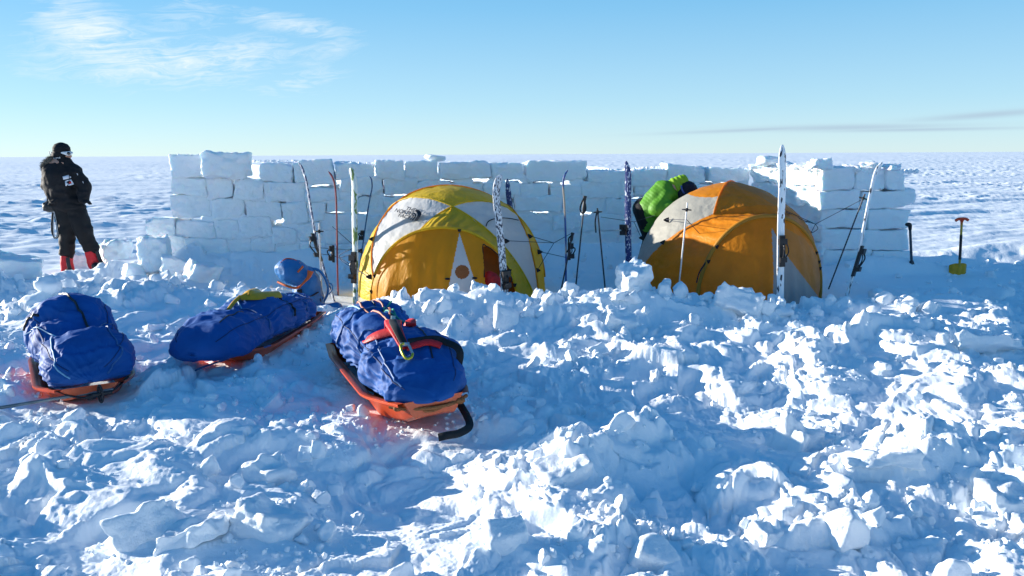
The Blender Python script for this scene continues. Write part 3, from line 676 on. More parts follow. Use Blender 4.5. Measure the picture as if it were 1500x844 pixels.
M_BRN = mat('brown_vent_mesh', (.36, .13, .04), .8, .2, 90, transl=.3)

class Tent:
    def __init__(s, cpx, cY, zc, a, b, h, yaw, root):
        c = P(cpx, 420, cY); s.c = np.array([c.x, c.y, zc]); s.a, s.b, s.h, s.n = a, b, h, 2.06; s.R = np.array(Matrix.Rotation(R(yaw), 3, 'Z')); s.root = root
    def f(s, p):   # p local
        rho = np.sqrt((p[..., 0] / s.a) ** 2 + (p[..., 1] / s.b) ** 2)
        return rho ** s.n + (np.abs(p[..., 2]) / s.h) ** s.n - 1
    def loc(s, w): return (np.asarray(w) - s.c) @ s.R
    def wor(s, l): return np.asarray(l) @ s.R.T + s.c
    def cast(s, o, d):
        """first hit of local rays o + t d with the dome (from outside: first sign change; from inside too)"""
        t = np.linspace(0, 14, 2400) if np.abs(s.f(np.asarray(o))) > 1.5 else np.linspace(0, 3, 1500)
        p = o + np.outer(t, d); v = s.f(p); sg = np.sign(v); k = np.where(sg[1:] != sg[:-1])[0]
        if len(k) == 0: return None
        k = k[0]; a_, b_ = t[k], t[k + 1]
        for _ in range(20):
            m = (a_ + b_) / 2
            if np.sign(s.f(o + d * m)) == sg[k]: a_ = m
            else: b_ = m
        return o + d * a_
    def pick(s, px, py):
        d = np.array(ray(px, py)) @ s.R; o = s.loc(np.array(CAMP)); o = o + d * max(0, np.linalg.norm(o) - 3)
        h = s.cast(o, d)
        if h is None:   # the sight line passes beside the dome: nearest point of the outline
            t = np.linspace(0, 6, 800); p = o + np.outer(t, d); h = p[np.argmin(s.f(p))]; h = h / ((s.f(h) + 1) ** (1 / s.n))
        return h
    def plane(s, *pts):
        A, B, C = [s.pick(*q) for q in pts]; n = np.cross(B - A, C - A); n /= np.linalg.norm(n); return A, n
    def side(s, pl, p, ref):
        r = s.pick(*ref) if len(ref) == 2 else np.array(ref); sg = np.sign((r - pl[0]) @ pl[1]); return sg * ((p - pl[0]) @ pl[1])
    def arc(s, pl, n=90, zmin=0.0):
        """the pole curve where a plane cuts the dome"""
        A, nn = pl; c = np.array([0, 0, .25 * s.h]); c = c - nn * ((c - A) @ nn)
        u = np.cross(nn, [0, 0, 1.]); u /= np.linalg.norm(u); v = np.cross(u, nn); v = v if v[2] > 0 else -v; out = []
        for an in np.linspace(-.35, math.pi + .35, n):
            q = s.cast(c, u * math.cos(an) + v * math.sin(an))
            if q is not None and q[2] > zmin: out.append(q)
        return np.array(out)
def dome_grid(T, nu=420, nv=150):
    th = np.linspace(0, 2 * math.pi, nu, endpoint=False); ph = np.linspace(0, math.pi / 2, nv); TH, PH = np.meshgrid(th, ph, indexing='ij')
    rho = np.cos(PH).clip(0) ** (2 / T.n); z = T.h * np.sin(PH) ** (2 / T.n)
    return np.stack([T.a * rho * np.cos(TH), T.b * rho * np.sin(TH), z], -1).reshape(-1, 3), grid_faces(nu, nv, cu=True)
def sub_mesh(name, V, Fq, mask, m, T, parent=None):
    f = Fq[mask]
    if not len(f): return None
    ids, inv = np.unique(f, return_inverse=True); return part(name, T.wor(V[ids]), inv.reshape(f.shape), m, parent or T.root, world=parent is None)
def dist_planes(p, planes):
    d = np.full(len(p), 9.)
    for A, n in planes: d = np.minimum(d, np.abs((p - A) @ n))
    return d
def build_dome(T, rules, default, seams, wr=1.0):
    V, Fq = dome_grid(T); C0 = V[Fq].mean(1)
    lab = np.full(len(C0), -1)
    for i, (nm, m, tests) in enumerate(rules):
        k = np.ones(len(C0), bool)
        for fn in tests: k &= fn(C0)
        lab[k & (lab < 0)] = i
    # cloth sags between the poles and puckers near them
    d = dist_planes(V, seams); n = V / np.linalg.norm(V, axis=1)[:, None]
    sag = -.030 * (1 - np.exp(-d / .12)) * wr; pk = .006 * fbm3(V * np.array([5, 5, 9]), 3, 3) * wr + .006 * noise3(V * 14, 8) * np.exp(-d / .25) + .004 * (1 - 2 * np.abs(noise3(V * np.array([30, 30, 12]), 9))) * np.exp(-d / .10)
    V2 = V + n * (sag + pk)[:, None]
    for i, (nm, m, tests) in enumerate(rules): sub_mesh(nm, V2, Fq, lab == i, m, T)
    sub_mesh(default[0], V2, Fq, lab < 0, default[1], T)
def hoop_and_vestibule(T, hoopc, wh, hh, dv, lam, m_front, m_vest, polys, rim_m, xs=0.0, m_rim_r=.017):
    """lam: curve on the dome from base to base (local); hoopc: y of the hoop plane"""
    n = 300; al = np.linspace(0, math.pi, n)
    hx = -wh * np.sign(np.cos(al)) * np.abs(np.cos(al)) ** .92 + xs; hz = hh * np.sin(al) ** .92
    hoop = np.stack([hx, np.full(n, hoopc) - .10 * np.sin(al), hz], -1)
    s_ = np.concatenate([[0], np.cumsum(np.linalg.norm(np.diff(lam, axis=0), axis=1))]); s_ /= s_[-1]
    L = np.stack([np.interp(np.linspace(0, 1, n), s_, lam[:, i]) for i in range(3)], -1)
    m = 60; t = np.linspace(0, 1, m)[None, :, None]
    S = L[:, None] * (1 - t) + hoop[:, None] * t
    sag = (np.sin(math.pi * t[..., 0]) * -.020)[..., None] * np.array([0, .3, 1.]); S = S + sag
    S = S.reshape(-1, 3); fo = (np.sin(np.repeat(al, m) * 46 + 5 * noise3(S * 3, 3)) * np.sin(np.tile(np.linspace(0, 1, m), n) * math.pi) * .006)[:, None] * np.array([0, -.6, .8]); S = S + fo + .006 * np.stack([fbm3(S * np.array([9, 4, 9]), 5 + i, 3) for i in range(3)], -1)
    part('front_panel', T.wor(S), grid_faces(n, m), m_front, T.root, world=True)
    # vestibule: from the hoop forward and down to the snow
    mv = 120; be = np.linspace(0, 1, mv)[None, :]; A2 = al[:, None]
    ez = np.cos(be * math.pi / 2) * .45 + (1 - be) * .55; ey = np.sin(be * math.pi / 2) * .45 + be * .55
    X = xs + (hoop[:, 0:1] - xs) * (1 - .10 * be ** 2); Z = hoop[:, 2:3] * ez; Yy = hoop[:, 1:2] - dv * np.sin(A2) ** 1.3 * ey
    W = np.stack([X + 0 * Z, Yy + 0 * Z, Z], -1).reshape(-1, 3)
    W = W + .007 * np.stack([fbm3(W * np.array([7, 5, 3]), 25 + i, 3) for i in range(3)], -1)
    # folds that run from the hoop's top down to the pegs
    W[:, 1] += .010 * np.sin(W[:, 0] * 34 + 3 * np.sin(W[:, 0] * 5)) * (1 - W[:, 2] / hh)
    Fv = grid_faces(n, mv); C0 = W[Fv].mean(1); px = to_px(T.wor(C0)); lab = np.full(len(C0), -1)
    for i, (nm, mm, poly) in enumerate(polys): k = in_poly(px, poly) if not callable(poly) else poly(px); lab[k & (lab < 0)] = i
    base = sub_mesh('vestibule', W, Fv, lab < 0, m_vest, T)
    for i, (nm, mm, poly) in enumerate(polys):
        if mm is not None: sub_mesh(nm, W, Fv, lab == i, mm, T)
    b = MB(); b.tube(T.wor(hoop), m_rim_r, 10, sm=False); b.build('hoop_sleeve', rim_m, T.root, world=True)
    return hoop, W
def poles(T, arcs, m, r=.011):
    for a in arcs: MB().tube(T.wor(a * 1.003), r, 8, sm=False).build('pole_sleeve', m, T.root, world=True)

# ---- yellow tent
def zt(x, y): return (500 + x / 4.44, 260 + y / 4.44)
c1 = P(660, 420, 9.75)
t1 = thing('dome_tent', 'yellow and white dome tent with open door, in front of the snow wall', 'tent', (c1.x, c1.y, 0))
T1 = Tent(661, 9.75, -.04, 1.17, 1.13, 1.33, 0, t1)
X1 = zt(722, 190)
pA = T1.plane(X1, zt(440, 440), zt(860, 155)); pB = T1.plane(X1, zt(1030, 420), zt(590, 143))
pL = T1.plane(zt(250, 300), zt(205, 430), zt(208, 640)); pR = T1.plane(zt(1145, 250), zt(1213, 400), zt(1262, 600))
front = (0, -1.1, .5); back = (0, 1.1, .5); ctr = (0, 0, 1.4)
sA = lambda p: T1.side(pA, p, zt(722, 100)); sB = lambda p: T1.side(pB, p, zt(722, 100))
rules = [('top_panel', M_YEL, [lambda p: sA(p) > 0, lambda p: sB(p) > 0]),
         ('inner_tent', M_INN, [lambda p: sA(p) < -.01, lambda p: sB(p) < -.01]),
         ('side_panel', M_YEL, [lambda p: T1.side(pL, p, zt(130, 600)) > 0, lambda p: p[:, 0] < 0]),
         ('side_panel', M_YEL, [lambda p: T1.side(pR, p, zt(1300, 650)) > 0, lambda p: p[:, 0] > 0]),
         ('white_panel', M_WHT, [lambda p: p[:, 0] < 0]), ]
build_dome(T1, rules, ('white_panel', M_WHT), [pA, pB, pL, pR])
aA, aB, aL, aR = T1.arc(pA), T1.arc(pB), T1.arc(pL), T1.arc(pR)
xl = T1.pick(*X1)
def half(arc, x, below_side):
    k = np.argmin(np.linalg.norm(arc - x, axis=1)); h1, h2 = arc[:k + 1], arc[k:]
    pick_ = h1 if below_side(h1.mean(0)) else h2
    return pick_ if np.linalg.norm(pick_[-1] - x) < np.linalg.norm(pick_[0] - x) else pick_[::-1]
lamL = half(aA, xl, lambda c: c[0] < 0 and c[1] < 0.2); lamR = half(aB, xl, lambda c: c[0] > 0 and c[1] < 0.2)
lam = np.vstack([lamL, lamR[::-1]])
def disc(cx, cy, r): return lambda px: np.hypot(px[:, 0] - cx, px[:, 1] - cy) < r
tri = [zt(768, 362), zt(700, 700), zt(690, 760), zt(890, 760), zt(872, 690)]
door = [zt(918, 452), zt(945, 446), zt(990, 478), zt(1050, 540), zt(1120, 630), zt(1180, 720), zt(1215, 800), zt(1000, 830), zt(950, 800), zt(932, 650)]
hoop, W1 = hoop_and_vestibule(T1, -1.04, .81, .915, .42, lam, M_YEL, M_AMB,
    [('vent_mesh', M_BRN, disc(*zt(786, 615), 10.3)), ('centre_gusset', M_WHT, tri), ('door', None, door)], M_YEL)
poles(T1, [aL, aR], M_AMB, .010); poles(T1, [aA, aB], M_YEL, .009)
# sack in the doorway
bb = MB(); q = P(723, 428, 8.5); bb.ball((q.x, q.y, q.z + .02), (.10, .07, .20)); q = P(717, 410, 8.5); bb.ball(q, (.07, .06, .10))
sk = bb.blob('stuff_sack', M_RED, None, .014, 4, lambda co, n: n * (.012 * fbm3(co * 16, 4, 3))[:, None]); tag(sk, 'red sack lying inside the open door of the yellow tent', 'sack')
# print
def tent_print():
    cu = bpy.data.curves.new('t', 'FONT'); cu.size = 1; cu.align_x = 'RIGHT'; cu.body = 'THE\nNORTH\nFACE'; cu.space_line = .80; cu.offset = .018
    to = bpy.data.objects.new('t', cu); COL.objects.link(to); dg = bpy.context.evaluated_depsgraph_get(); dg.update()
    me = bpy.data.meshes.new_from_object(to.evaluated_get(dg)); bpy.data.objects.remove(to)
    bm = bmesh.new(); bm.from_mesh(me); bmesh.ops.triangulate(bm, faces=bm.faces)
    # text space (x from -w to 0, y down) -> photo pixels; origin = right end of the first baseline
    def tp(x, y):   # measured from the print on the cloth
        ox, oy = 560 + 598 / 12.06, 290 + 272 / 12.06
        return ox - 1.5 + x * 7.3 + y * 4.6, oy + x * 1.75 - y * 6.6
    vs = []; 
    for v in bm.verts: px = tp(v.co.x, v.co.y); vs.append(T1.pick(*px))
    Vn = np.array(vs); Vn = Vn + Vn / np.linalg.norm(Vn, axis=1)[:, None] * .020
    w_ = T1.wor(Vn) - np.array(t1.location)
    for v, q in zip(bm.verts, w_): v.co = q
    me2 = bpy.data.meshes.new('printed_words'); bm.to_mesh(me2); bm.free(); me2.materials.append(M_INK); link('printed_words', me2, t1)
    # quarter-dome mark: three nested bands
    Vl = []; Fl = []; k = 0
    zc_ = lambda x, y: (560 + x / 12.06, 290 + y / 12.06)
    bands = [([(608, 228), (650, 235), (688, 268), (700, 310), (680, 355), (628, 428)], [(590, 262), (612, 275), (628, 300), (630, 330), (612, 370), (572, 425)]),
             ([(572, 285), (598, 300), (612, 325), (606, 352), (560, 424)], [(560, 300), (578, 315), (586, 335), (580, 352), (522, 418)]),
             ([(556, 318), (568, 330), (570, 345), (512, 412)], [(540, 335), (548, 345), (545, 355), (492, 408)])]
    for o_, i_ in bands:
        oo = catmull([(*q, 0) for q in o_], 6)[:, :2]; ii = catmull([(*q, 0) for q in i_], 6)[:, :2]; nn = 28
        oo = np.stack([np.interp(np.linspace(0, 1, nn), np.linspace(0, 1, len(oo)), oo[:, j]) for j in (0, 1)], -1); ii = np.stack([np.interp(np.linspace(0, 1, nn), np.linspace(0, 1, len(ii)), ii[:, j]) for j in (0, 1)], -1)
        for a_, b_ in zip(oo, ii): Vl += [T1.pick(*zc_(*a_)), T1.pick(*zc_(*b_))]
        for j in range(nn - 1): Fl.append((k + 2 * j, k + 2 * j + 1, k + 2 * j + 3, k + 2 * j + 2))
        k += 2 * nn
    Vn = np.array(Vl); Vn = Vn + Vn / np.linalg.norm(Vn, axis=1)[:, None] * .020
    part('printed_emblem', T1.wor(Vn), np.array(Fl), M_INK, t1, world=True, smooth=False)
tent_print()
def on_tent(T, px, py, out=.01): l = T.pick(px, py); return T.wor(l + l / np.linalg.norm(l) * out)
def tabs(T, root, spots):
    for (px, py, ang) in spots:
        c = on_tent(T, px, py, .012); d = np.array([math.cos(R(ang)), 0, math.sin(R(ang))]); b = MB()
        b.strip([c - d * .03, c, c + d * .035], .05, .008, up=(0, -1, .2), sm=False, scales=[1.3, 1, .25]); b.build('guy_tab', M_BLK, root, world=True)
tabs(T1, t1, [(*zt(390, 435), 0), (*zt(118, 476), 180), (*zt(205, 405), 180), (*zt(185, 648), 180), (*zt(1070, 418), 0), (*zt(1222, 388), 0), (*zt(1285, 488), 0), (*zt(1270, 606), 0)])
def guys(root, lists, r=.0035, m=None):
    b_all = []
    for l in lists: MB().tube(l, r, 6, sm=len(l) > 2).build('guy_line', m or M_CORD, root, world=True)
g = lambda x, y, Y: P(x, y, Y)
o1 = lambda x, y: Vector(on_tent(T1, *zt(x, y), .02))
J1 = g(700 + 428 / 3.84, 220 + 522 / 3.84, 9.3)
guys(t1, [[o1(1222, 388), J1], [o1(1070, 418), J1], [J1, g(837, 342, 9.0)], [J1, o1(1265, 606)], [o1(1285, 488), g(828, 377, 9.2)],
          [o1(118, 476), g(487, 332, 9.6)], [o1(118, 476), g(452, 362, 9.6), ], [o1(185, 648), g(497, 378, 9.5), g(470, 372, 9.6)], [o1(185, 648), g(497, 378, 9.5), g(520, 362, 9.3)], [g(497, 378, 9.5), g(530, 368, 9.3)]])
# dark seam loop on the right white panel
sl_ = [T1.wor(T1.pick(*zt(x, y)) * 1.004) for x, y in [(940, 320), (952, 292), (985, 274), (1040, 266), (1100, 270), (1150, 280)]]
MB().tube(sl_, .006, 6).build('seam_trim', M_BLK, t1, world=True)
for (x, y) in [(768, 352), (336, 632), (1183, 598), (1246, 690), (266, 735)]:
    q = P(*zt(x, y), 9.75 - 1.17); k = np.argmin(np.abs(to_px(T1.wor(hoop)) - np.array(zt(x, y))).sum(1)); c = T1.wor(hoop[k]) + np.array([0, -.02, -.01])
    MB().strip([c + [0, 0, .015], c, c - [0, -.0, .025]], .035, .01, up=(0, -1, 0), sm=False, scales=[1.2, 1, .4]).build('hoop_clip', M_BLK, t1, world=True)
for (x, y) in [(693, 660), (866, 654)]:
    k = np.argmin(np.abs(to_px(T1.wor(W1)) - np.array(zt(x, y))).sum(1)); c = T1.wor(W1[k]) + np.array([0, -.012, 0]); MB().ball(c, (.03, .008, .012), 6).build('toggle', M_BLK, t1, world=True)
k = np.argmin(np.abs(to_px(T1.wor(W1)) - np.array(zt(768, 640))).sum(1))
# door edge trim
de = []
for q in [zt(932, 650), zt(920, 452), zt(945, 446), zt(990, 478), zt(1050, 540), zt(1120, 630), zt(1180, 720)]:
    k = np.argmin(np.abs(to_px(T1.wor(W1)) - np.array(q)).sum(1)); de.append(T1.wor(W1[k]) + np.array([0, -.006, 0]))
MB().tube(de, .006, 6).build('door_zip', M_BLK, t1, world=True)

# ---- orange tent
def zo(x, y): return (900 + x / 4.018, 240 + y / 4.018)
c2 = P(1066, 420, 9.95)
t2 = thing('dome_tent', 'orange and grey-white dome tent with closed door, to the right of the yellow tent', 'tent', (c2.x, c2.y, 0))
YAW2 = 10
T2 = Tent(1062, 9.95, -.02, 1.16, 1.12, 1.33, YAW2, t2)
XF = zo(585, 295)
qA = T2.plane(XF, zo(290, 465), zo(182, 580)); qB = T2.plane(XF, zo(655, 118), zo(620, 205)); qC = T2.plane(zo(605, 195), zo(480, 180), (0, 0, 0) if False else zo(545, 186))
W_ = lambda p: T2.side(qA, p, zo(400, 250)) > 0
# seam B continues from the crossing over the top; C closes the white panel above
Cn = T2.pick(*zo(605, 195)); Cm = T2.pick(*zo(482, 180)); nC = np.cross(Cn - Cm, np.array([0, 0, 1.]) + 0); nC = np.cross(Cn - Cm, np.cross([0, 0, 1.], Cn - Cm)); nC /= np.linalg.norm(nC)
qC = (Cn, nC if nC[2] > 0 else -nC)
Bn = T2.pick(*XF); Bm = T2.pick(*zo(655, 120)); nB = np.cross(Bm - Bn, np.array([0, 0, 1.])); nB /= np.linalg.norm(nB); qB = (Bn, nB)
sBw = np.sign((T2.pick(*zo(400, 250)) - Bn) @ nB)
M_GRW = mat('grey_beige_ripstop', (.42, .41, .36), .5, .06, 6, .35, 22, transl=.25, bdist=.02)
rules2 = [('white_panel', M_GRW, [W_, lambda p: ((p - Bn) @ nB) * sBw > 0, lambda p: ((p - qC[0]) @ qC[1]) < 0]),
          ('top_panel', M_ORA, [lambda p: ((p - Bn) @ nB) * sBw > 0, W_]),
          ('side_panel', M_TAN, [lambda p: T2.side(T2.plane(zo(1005, 290), zo(1140, 470), zo(1180, 560)), p, zo(1190, 520)) > 0, lambda p: p[:, 0] > 0])]
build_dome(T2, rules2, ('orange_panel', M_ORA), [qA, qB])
a2 = T2.arc(qA); b2 = T2.arc(qB, 200, .9)
bpx = to_px(T2.wor(b2)); b2 = b2[(bpx[:, 1] < XF[1] + 1)]
if len(b2) > 3: poles(T2, [b2], M_ORA, .010)
x2 = T2.pick(*XF)
lam2L = half(a2, x2, lambda c: to_px(T2.wor(c))[0] < XF[0])
# mirror image of the left front seam gives the right one
lr = lam2L.copy(); lr[:, 0] = 2 * 0 - lr[:, 0]
mid = catmull([lam2L[-1], (lam2L[-1] + lr[-1]) / 2 + np.array([0, 0, .03]), lr[-1]], 10)
lam2 = np.vstack([lam2L, mid[1:-1], lr[::-1]])
tri2 = [zo(925, 376), zo(938, 395), zo(1003, 525), zo(1200, 782), zo(1190, 860), zo(930, 860), zo(938, 640)]
tan2 = [zo(1003, 525), zo(985, 430), zo(1010, 380), zo(1120, 440), zo(1230, 600), zo(1250, 860), zo(1200, 782)]  # lit part of the orange cloth, its light put into the colour
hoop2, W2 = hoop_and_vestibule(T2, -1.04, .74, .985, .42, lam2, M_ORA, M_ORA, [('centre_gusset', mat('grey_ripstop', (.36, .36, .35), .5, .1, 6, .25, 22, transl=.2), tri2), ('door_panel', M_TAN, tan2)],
                               mat('mustard_sleeve', (.50, .22, .015), .5, .1, 6, transl=.2), xs=-.07, m_rim_r=.026)
o2 = lambda x, y: Vector(on_tent(T2, *zo(x, y), .02))
tabs(T2, t2, [(*zo(310, 335), 180), (*zo(290, 466), 180), (*zo(520, 434), 0), (*zo(1128, 440), 0), (*zo(150, 430), 180)])
J2 = P(1060 + 672 / 5, 210 + 592 / 5, 9.7)
guys(t2, [[o2(1005, 285), J2], [o2(1005, 292), P(1180, 324, 9.6), J2], [J2, P(1060 + 1018 / 5, 210 + 410 / 5, 9.3)], [J2, o2(1150, 410)], [J2, P(1198, 335, 9.6), P(1190, 341, 9.6), o2(1152, 405)]])
J3 = P(900 + 115 / 4.018, 240 + 342 / 4.018, 10.3)
guys(t2, [[J3, o2(235, 300)], [J3, P(880, 318, 10.6)], [J3, o2(150, 430)], [o2(310, 335), P(1006, 322, 8.9)], [o2(520, 434), P(1006, 322, 8.9)]])
for (x, y) in [(645, 482), (543, 567), (1145, 520), (1200, 608), (1155, 570)]:
    k = np.argmin(np.abs(to_px(T2.wor(hoop2)) - np.array(zo(x, y))).sum(1)); c = T2.wor(hoop2[k]) + np.array([0, -.03, -.01])
    MB().strip([c + [0, 0, .015], c, c - [0, -.0, .025]], .035, .01, up=(0, -1, 0), sm=False, scales=[1.2, 1, .4]).build('hoop_clip', M_BLK, t2, world=True)
MB().tube([P(*zo(548, 566), 8.75), P(*zo(500, 640), 8.7), P(*zo(484, 700), 8.65)], .008, 6).build('guy_line', M_BLK, t2, world=True)
# ------------------------------------------------------------------ skis and poles
M_WSKI = mat('white_ski_topsheet', (.70, .71, .74), .35, 0, 34, .2, 60, col2=(.03, .04, .07), thr=(.44, .52), stretch=(2.5, 2.5, 1))
M_WSKI2 = mat('snowy_white_ski', (.85, .86, .88), .5, 0, 15, .3, 60, col2=(.05, .05, .06), thr=(.41, .44), stretch=(2, 2, .6))
M_NAVY = mat('navy_ski', (.02, .04, .16), .35, 0, 26, .2, 60, col2=(.55, .6, .7), thr=(.42, .44), stretch=(2, 2, 1))
M_SCUF = mat('scuffed_white_blue_ski', (.62, .64, .66), .4, 0, 30, .2, 60, col2=(.03, .05, .13), thr=(.52, .55), stretch=(2, 2, .8))
M_GRN = mat('white_green_ski', (.74, .77, .70), .4, 0, 12, .3, 60, col2=(.16, .24, .05), thr=(.42, .45), stretch=(2, 2, .8))
M_DRED = mat('dark_red_ski', (.22, .015, .02), .35, .4, 9, .2, 60)
M_BSKI = mat('slim_blue_ski', (.06, .16, .36), .35, .5, 9)
M_TSKI = mat('tan_blue_ski', (.50, .38, .28), .4, 0, 2.2, col2=(.03, .08, .28), thr=(.48, .52))
M_DARK = mat('dark_plastic', (.015, .016, .02), .45, .3, 30)
M_ALU = mat('aluminium', (.55, .57, .6), .35, .15, 20, metal=.8)
M_CARB = mat('dark_pole_shaft', (.03, .035, .05), .35, .3, 12)
def bury(pts, L=.35):
    a, b = pts[0], pts[1]; return [a + (a - b).normalized() * L] + pts
def ski(label, pxs, Y, m, normal, w=.068, t=.016, bind=None, Y2=None, bm=None, group='skis planted upright in the snow', bl=.26, snowy=False):
    Y2 = Y if Y2 is None else Y2; n = len(pxs); pts = [P(x, y, Y + (Y2 - Y) * i / (n - 1)) for i, (x, y) in enumerate(pxs)]
    base = pts[0].copy(); root = thing('ski', label, 'ski', base, group); pts = bury(pts)
    L = len(pts); sc_ = [1] * (L * 6); sc_[-9:] = [1, 1, .98, .94, .88, .8, .68, .5, .25]
    b = MB(); b.strip(pts, w, t, up=normal, n=8, scales=sc_); b.build('ski_blade', m, root, world=True)
    if bind:
        for j, (bx, by) in enumerate(bind):
            k = min(range(len(pts)), key=lambda i: 0) ; d = (pts[2] - pts[1]).normalized()
            yy = np.interp(by, sorted([pxs[0][1], pxs[-1][1]]), [Y2, Y]); c = P(bx, by, yy); nv = Vector(normal).normalized(); s_ = d.cross(nv).normalized()
            fr = Matrix((s_, nv, d)).transposed(); b = MB(); rs = random.Random(int(bx))
            b.box(c + nv * .022, (w * .8, .03, bl), fr); b.box(c + nv * .045 + d * bl * .3, (w * 1.1, .05, .06), fr); b.box(c + nv * .05 - d * bl * .28, (w * .95, .06, .05), fr)
            b.tube([c + nv * .05 + d * bl * .3, c + nv * .09 + d * .02, c + nv * .05 - d * bl * .28], .008, 6); b.tube([c + s_ * w * .5 + nv * .03 + d * bl * .35, c + s_ * w * .8 + nv * .05, c + s_ * w * .5 + nv * .03 - d * bl * .2], .006, 6)
            b.build('binding', bm or M_DARK, root, world=True, bevel=0)
    return root
FL = (0, -1, .1)
ski('slender white and navy ski leaning to the right behind the blue rucksack', [(491, 445), (476, 400), (463, 350), (456, 310), (449, 268), (443, 248), (437, 238)], 8.9, M_SCUF, (-1, -.45, 0), bind=[(467, 362)], bl=.32)
ski('dark red ski standing between the rucksack and the white-green ski', [(495, 424), (494, 380), (493, 310), (491, 275), (487, 260), (481, 251)], 9.4, M_DRED, (-1, -.3, .1), bind=[(491, 372)], w=.06, bl=.2)
ski('white ski with green markings upright at the left corner of the yellow tent', [(521, 446), (521, 400), (519, 310), (519, 270), (516, 253), (513, 246)], 8.55, M_GRN, (-.45, -1, .1), bind=[(520, 392)], w=.066, bl=.34)
ski('thin blue ski seen edge-on behind the left side of the yellow tent', [(531, 362), (537, 320), (542, 290), (545, 275), (544, 263), (541, 258)], 10.5, M_BSKI, (-1, -.15, 0), bind=[(535, 345)], w=.05, bl=.12)
ski('black and white scuffed ski standing before the open tent door', [(741, 445), (735, 370), (729, 310), (727, 285), (729, 268), (734, 256)], 8.2, M_WSKI, (.5, -1, .1), w=.078, bind=[(739, 410)], bl=.20)
ski('navy ski tip showing above the right shoulder of the yellow tent', [(752, 345), (748, 310), (745, 285), (743, 262)], 11.0, M_NAVY, FL, w=.075)
ski('thin tan and blue ski seen edge-on, between the yellow tent and the two dark poles', [(829, 420), (829, 360), (827, 300), (825, 272), (827, 258), (832, 249)], 9.1, M_TSKI, (1, -.2, 0), bind=[(831, 368)], w=.05, bl=.2)
ski('navy ski with white speckles left of the green jacketed person', [(921, 398), (920, 330), (920, 280), (920, 255), (917, 236)], 9.5, M_NAVY, (-.5, -1, .05), bind=[(915, 337)], w=.075, bl=.12)
ski('tall white ski with black tip upright in front of the orange tent', [(1143, 428), (1144, 330), (1146, 270), (1146, 235), (1146, 212)], 8.1, M_WSKI2, FL, w=.072, bind=[(1144.5, 368)], bl=.32)
ski('white ski leaning right beside a dark pole, right of the orange tent', [(1238, 441), (1255, 385), (1268, 320), (1277, 275), (1283, 252), (1293, 237)], 8.6, M_WSKI2, (.9, -.7, .2), w=.075, bind=[(1253, 383)], bl=.34)
b_ = MB(); b_.strip([P(1143.5, 219, 8.08), P(1146, 213, 8.08)], .05, .02, up=FL, sm=False)
def pole(label, bot, top, Y, m=M_CARB, basket=None, grip=None, strap=None, Y2=None, r=.0085, name='ski_pole', lying=False, group='ski poles stuck in the snow'):
    Y2 = Y if Y2 is None else Y2; a = P(*bot, Y); b = P(*top, Y2); root = thing(name, label, 'ski pole', a, group); d = (b - a).normalized(); L = (b - a).length
    p0 = a if lying else a - d * .25
    MB().tube([p0, b], r, 8, sm=False).build('shaft', m, root, world=True)
    s1 = d.cross(Vector((0, 1, .3))).normalized(); s2 = s1.cross(d)
    if basket is not None:
        c = a + d * L * basket; b_ = MB(); ring = [c + (s1 * math.cos(t) + s2 * math.sin(t)) * .045 for t in np.linspace(0, 2 * math.pi, 21)]
        b_.tube(ring, .006, 6, sm=False)
        for k in range(4): t = k * math.pi / 2 + .4; b_.tube([c, c + (s1 * math.cos(t) + s2 * math.sin(t)) * .045], .006, 6, sm=False)
        b_.tube([c - d * .02, c + d * .02], .013, 8, sm=False); b_.build('basket', M_DARK, root, world=True)
    if grip is not None:
        g0, g1 = grip; b_ = MB(); b_.tube([a + d * L * g0, a + d * L * (g0 + g1) / 2, a + d * L * g1], .017, 10, sm=True, scales=[.8, 1.1, .9, 1.25]); b_.build('grip', M_DARK, root, world=True)
    if strap:
        MB().strip([P(x, y, Y2 - .01) for x, y in strap], .016, .003, up=(0, -1, 0), n=6).build('strap', M_BLK, root, world=True)
    return root
pole('grey pole standing upside down beside the slender ski at the rucksack', (472, 446), (467, 327), 8.8, M_ALU, basket=.90)
pole('dark pole with its wrist loop on top, middle one between the two tents', (843, 424), (857, 287), 8.8, basket=None, grip=(.82, 1.0), strap=[(856, 289), (851, 300), (850, 308), (854, 313), (858, 307), (857, 296), (856, 289)])
pole('dark pole standing upside down with a basket on top, between the two tents', (886, 418), (875, 305), 8.8, basket=.95, strap=[(874, 312), (872, 325), (873, 341)])
pole('short dark leaning pole beside the thin tan and blue ski', (823, 420), (839, 341), 8.95, grip=(.84, 1.0), strap=[(839, 343), (833, 350), (834, 362), (830, 370)])
pole('silver pole standing upside down in front of the grey-white panel of the orange tent', (994, 424), (1007, 297), 8.3, M_ALU, basket=.92)
pole('dark blue pole leaning right towards the white ski, right of the orange tent', (1225, 394), (1267, 284), 9.2, basket=.94)
lp0, lp1 = Z0(-40, 604, .10), Z0(166, 570, .13)
root = thing('ski_pole', 'grey pole lying on the snow in front of the left sledge', 'ski pole', lp1)
MB().tube([lp0, lp1], .011, 8, sm=False).build('shaft', M_CARB if False else mat('grey_pole_shaft', (.16, .2, .22), .4, .2, 12, metal=.3), root, world=True)
c = Z0(147, 577, .14); dd = (lp1 - lp0).normalized(); s1 = dd.cross(Vector((0, 0, 1))).normalized(); s2 = Vector((0, 0, 1)); b_ = MB()
b_.tube([c + (s1 * math.cos(t) * .8 + s2 * math.sin(t) * 1.1 + dd * math.cos(t) * .25) * .052 for t in np.linspace(0, 2 * math.pi, 25)], .0065, 6, sm=False)
for t in (.6, 2.2, 3.7, 5.3): b_.tube([c, c + (s1 * math.cos(t) + s2 * math.sin(t)) * .05], .005, 6, sm=False)
b_.tube([c - dd * .05, c + dd * .07], .014, 8, sm=False); b_.build('basket', M_DARK, root, world=True)

